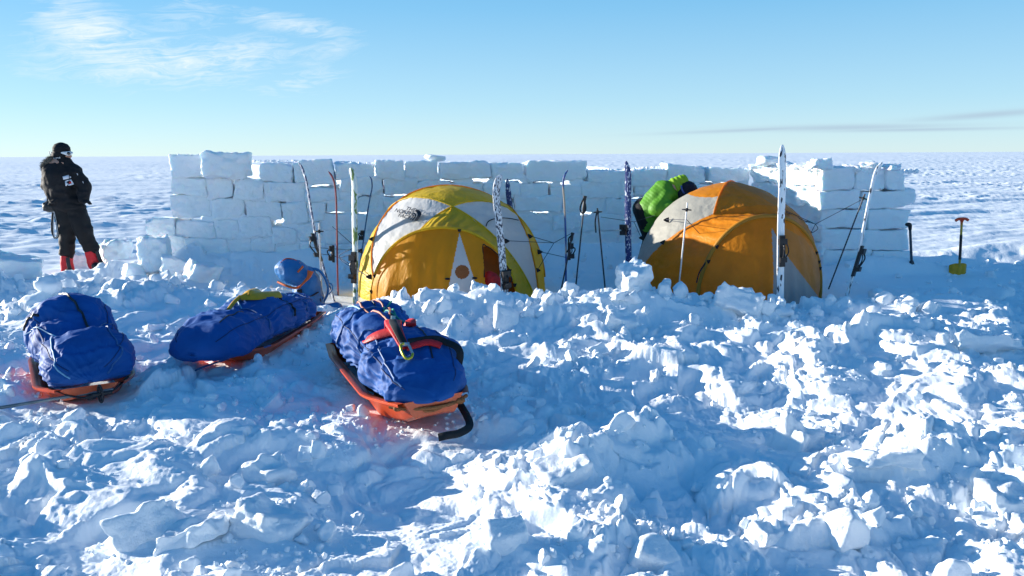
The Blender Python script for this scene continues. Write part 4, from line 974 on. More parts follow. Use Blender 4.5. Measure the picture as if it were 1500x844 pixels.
# ------------------------------------------------------------------ shovels
def shovel(label, bot, top, Y, shaft_m, grip_m, blade_m, kind):
    a = P(*bot, Y); b = P(*top, Y); root = thing('snow_shovel', label, 'shovel', a, 'shovels stuck in the snow'); d = (b - a).normalized(); L = (b - a).length
    s = d.cross(Vector((0, 1, 0))).normalized(); f = s.cross(d)
    if kind == 'wide':
        MB().tube([a + d * .08, b], .015, 10, sm=False).build('shaft', shaft_m, root, world=True)
        MB().tube([a + d * .18, a + d * L * .72], .0175, 10, sm=False).build('shaft_sleeve', M_DARK, root, world=True)
        g = MB(); g.strip([b - s * .085 - d * .01, b - s * .04 + d * .012, b + s * .04 + d * .012, b + s * .085 - d * .01], .034, .03, up=tuple(f), n=4); g.strip([b - d * .10, b - d * .03, b], .03, .028, up=tuple(f), n=4, scales=[.8, 1, 1.8]); g.build('grip', grip_m, root, world=True)
        u = np.linspace(-1, 1, 25); v = np.linspace(0, 1, 20); U, Vv = np.meshgrid(u, v, indexing='ij'); wd = .118 * (1 - .12 * Vv); cor = .03 * np.abs(U) ** 4
        front = np.array(a)[None, None] + np.array(s) * (U * wd)[..., None] + np.array(d) * (.13 - .36 * Vv - cor)[..., None] + np.array(-f if f.y > 0 else f) * (-.035 * U ** 2 + .012 * np.cos(U * 9) * .5)[..., None]
        F1 = front.reshape(-1, 3); F2 = F1 + np.array(f) * .006; Fq = grid_faces(25, 20); n_ = len(F1)
        rim = []; idx = np.arange(n_).reshape(25, 20); loop = list(idx[:, 0]) + list(idx[-1, 1:]) + list(idx[-2::-1, -1]) + list(idx[0, -2:0:-1])
        for i in range(len(loop)): p_, q_ = loop[i], loop[(i + 1) % len(loop)]; rim.append([p_, q_, q_ + n_, p_ + n_])
        part('blade', np.vstack([F1, F2]), np.vstack([Fq, Fq[:, ::-1] + n_, rim]), blade_m, root, world=True)
    else:
        MB().tube([a + d * .05, b], .017, 10, sm=False).build('shaft', shaft_m, root, world=True)
        MB().tube([b - d * .05, b, b + d * .035], .024, 10, scales=[.8, 1, 1.1, .9]).ball(b + d * .03 + s * .02, (.045, .03, .028), 8).build('grip', grip_m, root, world=True)
        g = MB(); g.strip([a + d * .16, a + d * .07, a - d * .02, a - d * .2], .12, .02, up=tuple(f), n=4, scales=[.4, .75, 1, 1]); g.build('blade', blade_m, root, world=True)
shovel('dark blue-grey shovel with black knob planted beyond the end of the wall', (1336, 399), (1333, 332), 10.75, mat('slate_shaft', (.035, .06, .085), .4, .2, 10), M_DARK, M_DARK, 'narrow')
shovel('shovel with red T-grip, black and yellow shaft and yellow blade, rightmost on the snow', (1405, 400), (1409, 322), 10.6, mat('ochre_shaft', (.50, .32, .03), .4, .2, 10), mat('red_grip', (.80, .07, .02), .45, .1, 10), mat('yellow_blade', (.66, .34, .008), .4, .2, 12), 'wide')

# ------------------------------------------------------------------ pulk sledges
M_HULL = mat('orange_hull', (.66, .085, .014), .34, .25, 7, .15, 40, spec=.5)
M_BLUE = mat('royal_blue_cloth', (.002, .085, .34), .68, .2, 5, .25, 42, spec=.35, bdist=.010)
M_SEAM = mat('navy_seam', (.002, .03, .13), .7, .2, 60); M_BROPE = mat('blue_cord', (.05, .15, .36), .6, .3, 60); M_LROPE = mat('light_blue_cord', (.18, .42, .62), .6, .2, 60)
M_OROPE = mat('orange_cord', (.62, .20, .12), .6, .2, 60); M_GROPE = mat('green_cord', (.01, .30, .20), .6, .2, 60); M_TROPE = mat('tan_rope', (.30, .12, .04), .8, .4, 80)
def sled(label, fr, re, base, tilt, roll, prof, hw, rimh, bagz, seed, cinch, wr=1.0, over=0.0):
    """prof: list of (s, half width, top height); s = 0 at the front"""
    ax = (fr - re); L = ax.length; ax.normalize(); yaw = math.atan2(ax.y, ax.x)
    root = thing('pulk_sledge', label, 'sledge', (fr.x, fr.y, base), 'loaded pulk sledges'); root.rotation_euler = (R(roll), R(tilt), yaw)
    # hull: local x forward (front at 0), from -L to 0
    ns = 60; S = np.linspace(0, 1, ns); hwS = hw * np.interp(S, [0, .06, .25, .8, 1], [.60, .72, 1, 1, .86]); fz = np.interp(S, [0, .05, .22, .9, 1], [.10, .06, 0, 0, .03]); rz = rimh + np.interp(S, [0, .2, 1], [.035, 0, .02])
    rows_ = []
    for i in range(ns):
        w_, z0, z1 = hwS[i], fz[i], rz[i]; x = -S[i] * L
        out = [(-w_ - .035, z1 - .014), (-w_ - .035, z1), (-w_, z1), (-w_ * .93, z1 - .02), (-w_ * .76, z0 + .02), (-w_ * .66, z0), (-w_ * .3, z0 + .006), (w_ * .3, z0 + .006), (w_ * .66, z0), (w_ * .76, z0 + .02), (w_ * .93, z1 - .02), (w_, z1), (w_ + .035, z1), (w_ + .035, z1 - .014)]
        inn = [(v * .97 if abs(v) < w_ * .95 else v * .985, z + .008 if abs(v) < w_ * .95 else z - .006) for v, z in out[::-1]]
        xo = x + (.05 * (1 - i / 4) if i < 4 else 0)
        rows_.append([(x, v, z) for v, z in out + inn])
    Vh = np.array(rows_).reshape(-1, 3); k = len(rows_[0]); Fh = [list(f) for f in grid_faces(ns, k, cv=True)]
    # transoms
    for i in (0, ns - 1): Fh.append([i * k + j for j in range(2, 12)]); 
    mb = MB(); mb.add(Vh, Fh); hull = mb.build('hull', M_HULL, root)
    # cargo cover
    ps = np.array(prof); nu, nv = 260, 200
    def surf(s, a, lift_=0.0, raw=False):
        s = np.asarray(s, float); a = np.asarray(a, float); ps_s = np.clip(s, 0, 1)
        cap = np.clip(1 - np.abs(2 * ps_s - 1) ** 8, 0, 1) ** .37
        W = np.interp(ps_s, ps[:, 0], ps[:, 1]) * cap; Tz = np.interp(ps_s, ps[:, 0], ps[:, 2]) 
        zc = bagz + (Tz - bagz) * .40; Hh = (Tz - zc) * cap; Hb = (zc - bagz) * cap
        ca, sa = np.cos(a), np.sin(a); e = .80
        y = W * np.sign(ca) * np.abs(ca) ** e; z = zc + np.where(sa > 0, Hh, Hb) * np.sign(sa) * np.abs(sa) ** e
        x = over - (ps_s * 1.04 - .02) * (L + over) + 0 * a
        Pp = np.stack([x, y, z], -1).reshape(-1, 3); C = np.stack([x, 0 * y, zc + 0 * a], -1).reshape(-1, 3)
        n_ = Pp - C; n_ /= np.linalg.norm(n_, axis=1)[:, None] + 1e-6
        ss = np.broadcast_to(s, y.shape).ravel(); aa = np.broadcast_to(a, y.shape).ravel(); d = np.zeros(len(Pp))
        for (cs, sk, amt) in cinch:
            dd = ss - (cs + sk * np.cos(aa)); d -= amt * np.exp(-(dd / .022) ** 2) * (np.sin(aa) > -.6); dl = np.exp(-(np.abs(dd) / .10) ** 1.3)
            d += wr * .006 * dl * np.sin(aa * 19 + 7 * noise3(Pp * 6, seed))          # gathers that run away from each lashing
        cf = np.clip(np.broadcast_to(cap, y.shape).ravel() * 1.3, 0, 1)
        q = Pp + .10 * np.stack([noise3(Pp * 5, seed + 5 + i) for i in range(3)], -1)
        rid = 1 - np.abs(noise3(q * np.array([7, 5, 8]), seed + 1)) * 2.6; rid2 = 1 - np.abs(noise3(q * np.array([13, 11, 11]), seed + 2)) * 2; rid3 = 1 - np.abs(noise3(q * 25, seed + 8)) * 2
        d += .05 * noise3(Pp * 3.4, seed + 3) + .016 * noise3(Pp * 8, seed + 33) + wr * (.017 * rid * np.abs(rid) * sstep(-.4, .4, noise3(Pp * 4, seed + 40)) + .007 * rid2 * np.abs(rid2) + .002 * rid3)
        return Pp + n_ * (d * cf + lift_)[:, None]
    s_g = (1 - np.cos(np.linspace(0, math.pi, nu))) / 2 ; s_g = (.75 * s_g + .25 * np.linspace(0, 1, nu)) * .999996 + .000002; a_g = np.linspace(0, 2 * math.pi, nv, endpoint=False)
    Sg, Ag = np.meshgrid(s_g, a_g, indexing='ij'); Vb = surf(Sg, Ag); Fb = grid_faces(nu, nv, cv=True)
    c0 = len(Vb); Vb = np.vstack([Vb, Vb[:nv].mean(0), Vb[-nv:].mean(0)]); j = np.arange(nv)
    Fb = np.vstack([Fb, np.stack([np.full(nv, c0), j, (j + 1) % nv, (j + 1) % nv], -1)[:, [0, 2, 1, 1]], np.stack([np.full(nv, c0 + 1), (nu - 1) * nv + j, (nu - 1) * nv + (j + 1) % nv, (nu - 1) * nv + (j + 1) % nv], -1)])
    me = bpy.data.meshes.new('cargo_cover'); fl = [list(dict.fromkeys(f)) for f in Fb.tolist()]; me.from_pydata(Vb.tolist(), [], fl); me.update(); me.materials.append(M_BLUE)
    me.polygons.foreach_set('use_smooth', np.ones(len(me.polygons), bool)); bag = link('cargo_cover', me, root)
    def rope(path, m, r=.005, lift_=.006, name='lashing_cord', n=8):
        p = catmull([(s, a, 0) for s, a in path], n); MB().tube(surf(p[:, 0], p[:, 1], lift_), r, 6, sm=False).build(name, m, root)
    M4 = Matrix.LocRotScale(root.location, root.rotation_euler, None)
    return root, surf, rope, M4, L
pi = math.pi
# left sledge, seen from its front
rA, sfA, ropeA, MA, LA = sled('blue covered sledge at the left, seen end-on, its orange hull pointing at the camera', SA[0], SA[1], .02, 0, 0,
    [(0, .20, .30), (.1, .285, .40), (.3, .31, .45), (.42, .28, .36), (.52, .28, .42), (.72, .305, .57), (.9, .28, .54), (1, .23, .38)], .28, .12, .12, 3, [(.40, .03, .05), (.12, .02, .015), (.62, -.05, .02)])
ropeA([(.40, .2), (.41, .8), (.43, 1.57), (.41, 2.3), (.40, 2.95)], M_LROPE, .006); ropeA([(.02, .25), (.12, .8), (.30, 1.15), (.42, 1.35)], M_BROPE, .005)
ropeA([(.02, 2.9), (.12, 2.35), (.30, 2.1), (.42, 1.8)], M_LROPE, .005); ropeA([(.45, 1.35), (.6, 1.5), (.75, 1.62), (.88, 1.7)], M_DARK, .009)
ropeA([(.62, .1), (.60, .6), (.52, 1.1), (.44, 1.3)], M_BROPE, .005); ropeA([(.7, 3.0), (.62, 2.5), (.5, 2.1), (.43, 1.8)], M_LROPE, .005); ropeA([(.75, 2.95), (.72, 2.6), (.68, 2.3)], M_DARK, .010)
# middle-left sledge
rB, sfB, ropeB, MB_, LB = sled('long blue covered sledge lying askew beside the blue rucksack', SB[0], SB[1], .03, -1.5, 0,
    [(0, .27, .35), (.08, .31, .41), (.25, .32, .43), (.4, .28, .38), (.52, .29, .43), (.62, .27, .40), (.8, .25, .36), (.93, .22, .32), (1, .17, .26)], .26, .12, .12, 17, [(.36, .03, .03), (.57, .03, .03), (.72, .03, .025), (.86, .02, .02)], wr=.95, over=.34)
for s_ in (.36, .57, .72, .86): ropeB([(s_ - .02, pi - .05), (s_ + .02, 2.2), (s_ + .03, 1.57), (s_, .9), (s_ - .03, .1)], M_BROPE, .0055)
ropeB([(.40, 1.6), (.5, 1.9), (.6, 1.7)], M_LROPE, .006); ropeB([(.62, 1.45), (.70, 1.3), (.78, 1.6), (.88, 1.5)], M_LROPE, .007)
ropeB([(.60, 1.2), (.585, .9), (.57, .5), (.56, .1)], M_BLK, .012)
def wr_(M4, p): return M4 @ Vector(p)
MB().tube([wr_(MB_, (-.35, .29, .13)), Z0(300, 537, .1), Z0(281, 547, .06), Z0(265, 554, .05)], .007, 6).build('drag_cord', M_BROPE, rB, world=False)
bpy.data.objects['drag_cord'].parent = None; dc = bpy.data.objects['drag_cord']; dc.parent = rB; dc.matrix_parent_inverse = MB_.inverted()
# front sledge
rC, sfC, ropeC, MC, LC = sled('large two-humped blue covered sledge in the middle foreground with red and black harness on it', SC[0], SC[1], .06, -1.0, 4,
    [(0, .18, .26), (.08, .27, .36), (.25, .31, .47), (.38, .28, .47), (.47, .24, .38), (.58, .28, .48), (.8, .30, .53), (.93, .26, .46), (1, .18, .34)], .30, .17, .15, 29, [(.47, .04, .085), (.66, .05, .025), (.86, .04, .02), (.2, .02, .008)], wr=1.0)
ropeC([(.66, .1), (.70, .8), (.70, 1.57), (.66, 2.4), (.64, 3.1)], M_BROPE, .007); ropeC([(.45, 3.1), (.5, 2.6), (.52, 2.0), (.46, 1.6)], M_BROPE, .007); ropeC([(.86, .2), (.88, 1.0), (.9, 1.7), (.88, 2.5), (.86, 3.1)], M_BROPE, .006)
ropeC([(1.0, 1.9), (.93, 1.8), (.86, 2.0), (.80, 1.85), (.72, 1.75)], M_LROPE, .008); ropeC([(.88, 2.8), (.93, 2.2), (.92, 1.9), (.82, 1.7), (.7, 1.75), (.60, 1.6), (.52, 1.55)], M_OROPE, .008)
ropeC([(.95, 1.7), (.85, 1.5), (.7, 1.3), (.58, 1.45), (.5, 1.35)], M_OROPE, .007); ropeC([(.72, 1.2), (.62, 1.3), (.55, 1.25), (.48, .9)], M_GROPE, .007); ropeC([(.78, 1.1), (.66, 1.45), (.52, 1.2)], M_GROPE, .006)
ropeC([(.05, 2.4), (.15, 2.3), (.3, 2.1), (.42, 1.9)], M_BROPE, .006); ropeC([(.99, 2.9), (.95, 2.5), (.9, 2.2)], M_BLK, .01)
cbl = MB(); cbl.tube([(-.10, -.24, .17), (-.02, -.15, .16), (.015, .0, .15), (.0, .12, .15), (-.06, .22, .16)], .011, 7); cbl.tube([(-.02, -.12, .15), (-.0, -.02, .13), (-.0, .08, .15), (-.02, .18, .17)], .010, 7); cbl.ball((.0, .16, .155), (.022, .03, .02), 6); cbl.ball((-.06, -.2, .165), (.02, .03, .02), 6); cbl.build('tow_rope', M_TROPE, rC)
cbl = MB(); cbl.tube([(-.08, -.23, .16), (.01, -.1, .10), (.02, .0, .085), (.01, .12, .10), (-.08, .24, .16)], .007, 7); cbl.ball((.02, .0, .085), (.02, .04, .02), 6); cbl.build('tow_rope', M_DARK, rA)
for rp_, (lo_, hi_) in ((ropeA, (.04, .96)), (ropeB, (.03, .97)), (ropeC, (.04, .96))):
    for a_ in (.75, 2.45): rp_([(lo_ + (hi_ - lo_) * k / 9, a_ + .05 * math.sin(k * 2.1)) for k in range(10)], M_SEAM, .0035, .002, 'seam', 6)
ropeC([(.99, 1.45), (.8, 1.5), (.62, 1.42), (.5, 1.5)], M_DARK, .006, .004, 'zip'); ropeC([(.42, 1.3), (.3, 1.25), (.14, 1.3)], M_DARK, .005, .003, 'zip'); ropeB([(.1, 1.3), (.2, 1.35), (.33, 1.3)], M_DARK, .005, .003, 'zip')
# harness lying on the front sledge: padded red hip belt, black webbing, carabiner
def onC(s, a, l=.02): return MC @ Vector(sfC(np.array([s]), np.array([a]), l)[0])
M_HRED = mat('red_padding', (.60, .015, .02), .55, .2, 30, .3, 70); M_CLIP = mat('yellow_carabiner', (.55, .48, .05), .3, .1, 8, metal=.6)
hp = [onC(.47, 1.55, .07), onC(.43, 1.57, .05), onC(.36, 1.62, .03), onC(.28, 1.66, .03), onC(.20, 1.68, .02)]
hr = thing('hauling_harness', 'red and black hauling harness with yellow-green carabiner lying over the front sledge', 'harness', hp[0])
nrmC = (.1, -.6, .8)
MB().strip(hp, .115, .030, up=nrmC, n=8, scales=[1, 1, .85, .7, .45]).build('hip_pad', M_HRED, hr, world=True)
MB().strip([p + Vector(nrmC) * .020 for p in hp], .052, .010, up=nrmC, n=8, scales=[1, 1, .95, .9, .8]).build('webbing', M_BLK, hr, world=True)
MB().strip([onC(.47, 1.55, .07) + Vector((.075, 0, .0)), onC(.42, 1.35, .05), onC(.38, 1.35, .02)], .07, .022, up=nrmC, n=6).build('hip_pad', M_HRED, hr, world=True)
MB().strip([onC(.30, 1.68, .02), onC(.33, 2.0, .03), onC(.36, 2.25, .02), onC(.37, 2.3, .02)], .075, .010, up=nrmC, n=6, scales=[1, .9, .8, .3]).build('hip_pad', M_HRED, hr, world=True)
MB().strip([onC(.20, 1.66, .02), onC(.20, 1.35, .025), onC(.18, 1.1, .02)], .045, .014, up=nrmC, n=6).build('hip_pad', M_HRED, hr, world=True)
MB().strip([onC(.21, 1.6, .03), onC(.21, 1.25, .035), onC(.20, 1.0, .035), onC(.14, .72, .045), Z0(660, 575, .22), Z0(676, 596, .15), Z0(688, 622, .10), Z0(674, 634, .09), Z0(655, 638, .09), Z0(642, 641, .08)], .046, .003, up=(.15, -.8, .6), n=8).build('waist_strap', M_BLK, hr, world=True)
pc = hp[-1] + Vector((.0, -.05, -.04)); kb = MB(); Tn = Vector((.25, -.80, -.52)).normalized(); Nn = Vector((0, -.55, .83)); Sn = Vector((1, .2, 0)).normalized(); a0 = hp[-1] + Nn * .035
cab = [Sn * u_ + Tn * v_ + Nn * .01 for u_, v_ in [(0, 0), (-.026, .02), (-.023, .09), (-.006, .13), (.023, .12), (.036, .09), (.023, .015), (0, 0)]]
kb.tube([a0 + q for q in cab[:6]], .0085, 8); kb.build('carabiner', M_CLIP, hr, world=True); kb = MB(); kb.tube([a0 + q for q in cab[5:]], .0085, 8); kb.tube([a0 - Sn * .025, a0 + Sn * .03], .013, 8, sm=False); kb.build('carabiner_gate', M_ALU, hr, world=True)
lab_ = MB(); lc = hp[1] + Vector(nrmC) * .030; lab_.strip([lc + Vector((0, .02, .02)), lc - Vector((0, .02, .02))], .03, .002, up=nrmC, sm=False); lab_.build('care_label', mat('pale_label', (.55, .62, .55), .6, .3, 120), hr, world=True)
# shovel blade on the middle-left sledge
M_OLV = mat('ochre_scoop', (.62, .33, .008), .35, .2, 12, .1, 60)
def onB(s, a, l=.02): return MB_ @ Vector(sfB(np.array([s]), np.array([a]), l)[0])
sc0 = thing('snow_shovel', 'ochre shovel scoop strapped across the top of the long sledge', 'shovel', onB(.55, 1.4, .05))
def scoop(p0, p1, w_, dz, nm):
    p0 = Vector(p0); p1 = Vector(p1); d = (p1 - p0); L = d.length; d.normalize(); s = d.cross(Vector((0, 0, 1))).normalized(); n = s.cross(d)
    u = np.linspace(0, 1, 34); v = np.linspace(-1, 1, 22); U, Vv = np.meshgrid(u, v, indexing='ij'); wd = w_ * np.interp(U, [0, .12, .3, .8, 1], [.18, .55, .95, 1, .72]); zz = .055 * (1 - Vv ** 2) * np.interp(U, [0, .2, 1], [.5, 1, .75])
    A_ = np.array(p0) + U[..., None] * L * np.array(d) + (Vv * wd)[..., None] * np.array(s) + (zz + dz)[..., None] * np.array(n); A_ = A_.reshape(-1, 3); n_ = len(A_)
    B_ = A_ - np.array(n) * .006; Fq = grid_faces(34, 22); part(nm, np.vstack([A_, B_]), np.vstack([Fq, Fq[:, ::-1] + n_]), M_OLV, sc0, world=True)
scoop(onB(.46, 1.75, .03), onB(.585, 1.25, .05), .095, .0, 'blade'); scoop(onB(.47, 1.6, .03), onB(.60, 1.75, .03), .085, .0, 'blade')
MB().tube([onB(.47, 1.75, .04), onB(.43, 1.8, .03), onB(.38, 1.85, .02)], .016, 8).build('shaft', M_OLV, sc0, world=True)

# ------------------------------------------------------------------ rucksack
M_RS = mat('steel_blue_cloth', (.025, .17, .42), .5, .2, 7, .35, 60, bdist=.01); M_RSO = mat('orange_trim', (.70, .12, .02), .5, .15, 10)
YR = 8.55
rk = thing('rucksack', 'steel blue rucksack with orange trim standing at the far end of the long sledge', 'rucksack', P(455, 455, YR))
wrk = lambda co, n: n * (.012 * fbm3(co * np.array([8, 8, 12]), 4, 3) + .006 * (1 - 2 * np.abs(noise3(co * 16, 8))))[:, None]
b_ = MB(); b_.ball(P(429, 398, YR), (.20, .17, .135), 16, Euler((0, R(12), 0)).to_matrix()); b_.ball(P(437, 403, YR), (.20, .16, .12), 16, Euler((0, R(20), 0)).to_matrix()); b_.blob('lid', M_RS, rk, .014, 5, wrk, True)
b_ = MB(); b_.capsule(P(447, 408, YR + .02), P(455, 452, YR), .145, .165, 20); b_.ball(P(456, 440, YR), (.14, .16, .17), 14); b_.blob('pack_body', M_RS, rk, .016, 6, wrk, True)
fy = YR - .17
MB().strip([P(455, 397, fy + .02), P(452, 406, fy), P(445, 414, fy - .02), P(438, 421, fy - .02)], .03, .012, up=FL, n=6, scales=[2.2, 1.2, .7, .6]).build('orange_trim', M_RSO, rk, world=True)
MB().strip([P(444, 390, fy + .02), P(436, 399, fy - .01)], .022, .01, up=FL, sm=False).build('orange_trim', M_RSO, rk, world=True)
MB().tube([P(407, 413, fy + .08), P(420, 419, fy + .0), P(432, 422, fy - .0), P(440, 420, fy)], .013, 8).build('orange_trim', M_RSO, rk, world=True)
MB().tube([P(411, 385, YR - .1), P(419, 379, YR - .04), P(430, 380, YR - .04), P(440, 386, YR - .06)], .006, 6).build('orange_trim', M_RSO, rk, world=True)
MB().strip([P(438, 424, fy), P(440, 432, fy), P(443, 446, fy)], .05, .015, up=FL, n=4).build('strap', M_BLK, rk, world=True)
MB().strip([P(441, 434, fy + .02), P(455, 434, fy - .01), P(466, 428, fy + .08)], .022, .01, up=(0, 0, 1), n=5).build('strap', M_DARK, rk, world=True)
hose = [(455, 394), (464, 395), (472, 401), (479, 414), (480, 428), (476, 438), (471, 445), (470, 449)]
MB().tube([P(x, y, YR + .02) for x, y in hose], .016, 8).build('shoulder_strap', M_RS, rk, world=True)
MB().tube([P(x, y, YR - .02) for x, y in [(466, 398), (473, 408), (478, 420), (477, 432), (472, 442)]], .005, 6).build('strap_edging', M_WHT, rk, world=True)
MB().tube([P(x, y, YR + .05) for x, y in [(480, 414), (486, 417), (487, 424), (482, 431)]], .006, 6).build('hose', M_RS, rk, world=True)
MB().tube([P(466, 424, YR), P(467, 434, YR - .05), P(470, 446, YR - .06)], .014, 6).build('strap', M_BLK, rk, world=True)
b_ = MB(); b_.capsule(P(471, 452, YR - .1), P(494, 452, YR - .12), .055, .07, 12); b_.ball(P(484, 456, YR - .1), (.13, .05, .06), 10); b_.blob('hip_belt', M_RS, rk, .012, 3, wrk, True)
MB().tube([P(492, 452, YR - .12), P(499, 457, YR - .14), P(500, 466, YR - .16)], .010, 6).build('strap', M_BLK, rk, world=True)

# ------------------------------------------------------------------ people
M_SKIN = mat('skin', (.50, .27, .19), .5, .1, 20); M_BLKC = mat('black_jacket_cloth', (.012, .012, .015), .75, .3, 8, .3, 40, bdist=.01, spec=.25)
M_BLKT = mat('black_trouser_cloth', (.010, .010, .012), .7, .3, 8, .3, 40, bdist=.01, spec=.25); M_GAIT = mat('red_gaiter', (.62, .010, .02), .5, .2, 20, .2, 50)
def person_a():
    Y = 11.45; p = lambda x, y, dy=0.0: P(50 + x / 8.036, 205 + y / 8.038, Y + dy); q = lambda x, y, dy=0.0: P(50 + x / 8.036, 300 + y / 8.038, Y + dy)
    root = thing('person', 'person in black jacket and trousers with red gaiters standing at the left, looking right', 'person', q(520, 740))
    # body
    b = MB(); hd = p(325, 150); 
    b.ball(hd + Vector((0, 0, .01)), (.098, .085, .118), 16); b.capsule(p(375, 190), p(390, 215, -.01), .05, .045); b.ball(p(432, 190, -.01), (.022, .02, .022), 8)       # skull, jaw, nose
    b.capsule(p(330, 210), p(320, 290), .062, .08); b.capsule(p(310, 330), p(360, 640), .17, .15, 20)
    b.capsule(p(210, 370, .03), p(165, 520, .03), .055, .045); b.capsule(p(165, 520, .03), p(235, 665, -.1), .045, .035)
    b.capsule(p(470, 360, -.02), p(600, 545, -.05), .06, .05); b.capsule(p(592, 545, -.05), p(585, 690, -.14), .045, .033)
    for (x0, y0, x1, y1, x2, y2) in [(370, 40, 400, 300, 390, 560), (470, 40, 590, 330, 690, 620)]:
        b.capsule(q(x0, y0), q(x1, y1, -.03), .10, .07); b.capsule(q(x1, y1, -.03), q(x2, y2), .068, .05); b.capsule(q(x2, y2), q(x2 + 6, y2 + 120, 0), .05, .045)
    body = b.blob('body', M_SKIN, root, .016, 3, None, True)
    # jacket
    b = MB(); wrk = lambda co, n: n * (.014 * (1 - 2 * np.abs(noise3(co * np.array([7, 7, 10]), 3))) + .006 * noise3(co * 22, 4))[:, None]
    b.capsule(p(300, 400), p(350, 640), .215, .20, 24); b.ball(p(330, 380), (.25, .17, .13), 16); b.ball(p(380, 720), (.24, .18, .12), 16); b.ball(p(400, 790), (.24, .17, .09), 16); b.ball(p(300, 520), (.20, .2, .22), 14)
    b.capsule(p(325, 248), p(330, 330), .115, .15, 18); b.ball(p(270, 345), (.12, .13, .11), 12); b.capsule(p(400, 250, -.03), p(400, 300, -.04), .05, .06)
    b.capsule(p(205, 345, .02), p(160, 540, .03), .10, .088); b.capsule(p(160, 540, .03), p(230, 660, -.1), .085, .075)
    b.capsule(p(460, 370, -.02), p(590, 540, -.05), .105, .09); b.capsule(p(590, 540, -.05), p(583, 690, -.14), .09, .068); 
    b.blob('jacket', M_BLKC, root, .016, 5, wrk, True)
    # gloves: palm, four fingers and thumb each
    for (gx, gy, gd, sx) in [(590, 715, -.16, 1), (250, 720, -.16, -1)]:
        g = MB(); c = p(gx, gy, gd); g.capsule(c + Vector((-.04 * sx, 0, .02)), c, .040, .042, 10)
        for k, (dy, ln) in enumerate([(-.03, .075), (-.01, .085), (.012, .08), (.032, .062)]):
            a = c + Vector((.01 * sx, dy, 0)); m_ = a + Vector((ln * .6 * sx, 0, -.012)); e = m_ + Vector((ln * .35 * sx, 0, -.035)); g.capsule(a, m_, .017, .016, 8); g.capsule(m_, e, .016, .013, 8)
        g.capsule(c + Vector((-.01 * sx, -.03, -.01)), c + Vector((.035 * sx, -.055, -.03)), .019, .015, 8); g.blob('glove', M_BLKC, root, .008, 2, None, True)
    # trousers
    b = MB(); b.ball(q(400, 0), (.22, .17, .12), 16); b.capsule(q(360, 10), q(395, 300, -.03), .135, .115, 18); b.capsule(q(395, 300, -.03), q(385, 590), .112, .085, 18); b.ball(q(385, 560), (.105, .10, .06), 12)
    b.capsule(q(460, 10), q(590, 320, -.03), .14, .12, 18); b.capsule(q(590, 320, -.03), q(670, 510), .115, .095, 18); b.ball(q(680, 500, .0), (.11, .10, .06), 12)
    wt = lambda co, n: n * (.013 * (1 - 2 * np.abs(noise3(co * np.array([8, 8, 13]), 13))) + .005 * noise3(co * 24, 14))[:, None]
    b.blob('trousers', M_BLKT, root, .015, 4, wt, True)
    for (x0, y0, x1, y1) in [(380, 610, 395, 770), (665, 560, 710, 700)]:
        b = MB(); b.capsule(q(x0, y0), q(x1, y1), .082, .088, 18); b.blob('gaiter', M_GAIT, root, .012, 3, lambda co, n: n * (.006 * noise3(co * 20, 5))[:, None], True)
        b = MB(); b.capsule(q(x1 + 10, y1 + 15, .05), q(x1 + 20, y1 + 25, -.12), .062, .058, 14); b.blob('boot', M_DARK, root, .012, 3, None, True)
    MB().strip([q(395, 620, -.085), q(405, 700, -.10), q(420, 760, -.11)], .055, .016, up=(0, -1, 0), n=5).build('gaiter_zip', M_DARK, root, world=True)
    MB().strip([q(735, 540, -.03), q(765, 620, -.03), q(800, 700, -.04)], .05, .02, up=(.5, -1, 0), n=5).build('gaiter_zip', M_DARK, root, world=True)
    # cap, goggles, fur, face
    b = MB(); b.ball(hd + Vector((0, 0, .045)), (.118, .108, .098), 18); b.capsule(p(250, 175, .02), p(270, 200, 0), .06, .055); b.ball(hd + Vector((-.02, -.01, -.03)), (.108, .10, .07), 14); b.ball(hd + Vector((.05, 0, .0)), (.07, .08, .05), 10)
    b.blob('knitted_cap', M_BLKC, root, .010, 3, lambda co, n: n * (.002 * np.sin(co[:, 2] * 160))[:, None], True)
    b = MB(); b.strip([p(318, 152, -.11), p(350, 155, -.115), p(395, 160, -.10), p(425, 155, -.06), p(437, 145, .0)], .045, .02, up=(.4, -1, 0), n=6, scales=[.4, .8, 1.3, 1.2, 1]); b.build('goggle_frame', mat('white_frame', (.72, .73, .75), .3, .05, 10), root, world=True)
    b = MB(); b.ball(p(402, 160, -.105), (.032, .014, .024), 10); b.build('goggle_lens', mat('dark_lens', (.01, .01, .012), .08, 0, 10, spec=.8), root, world=True)
    b = MB(); b.tube([p(205, 190, -.02), p(180, 160, -.0), p(185, 132, .02), p(200, 150, -.03), p(215, 178, -.06), p(232, 215, -.09)], .0055, 6); b.tube([p(232, 215, -.09), p(245, 226, -.10)], .011, 6, sm=False); b.build('goggle_strap', M_WHT, root, world=True)
    for k, (x, y, sx) in enumerate([(262, 214, 7), (278, 211, 7), (292, 212, 7), (304, 208, 6)]):
        b = MB(); b.tube([p(x - sx, y - 8, -.112), p(x - sx, y + 8, -.112), p(x + sx * .3, y + 7, -.112), p(x + sx * .2, y - 6, -.112)], .0028, 5, n=3); b.build('cap_lettering', M_WHT, root, world=True)
    M_FUR = mat('grey_brown_fur', (.20, .175, .145), .9, .5, 60, .6, 120); b = MB(); rs = np.random.RandomState(4)
    pts = [p(222, 232, -.08), p(188, 243, -.09), p(152, 268, -.09), p(130, 298, -.08), p(133, 335, -.08), p(150, 352, -.08)]
    cc = catmull(pts, 8); b.tube(pts, .045, 10)
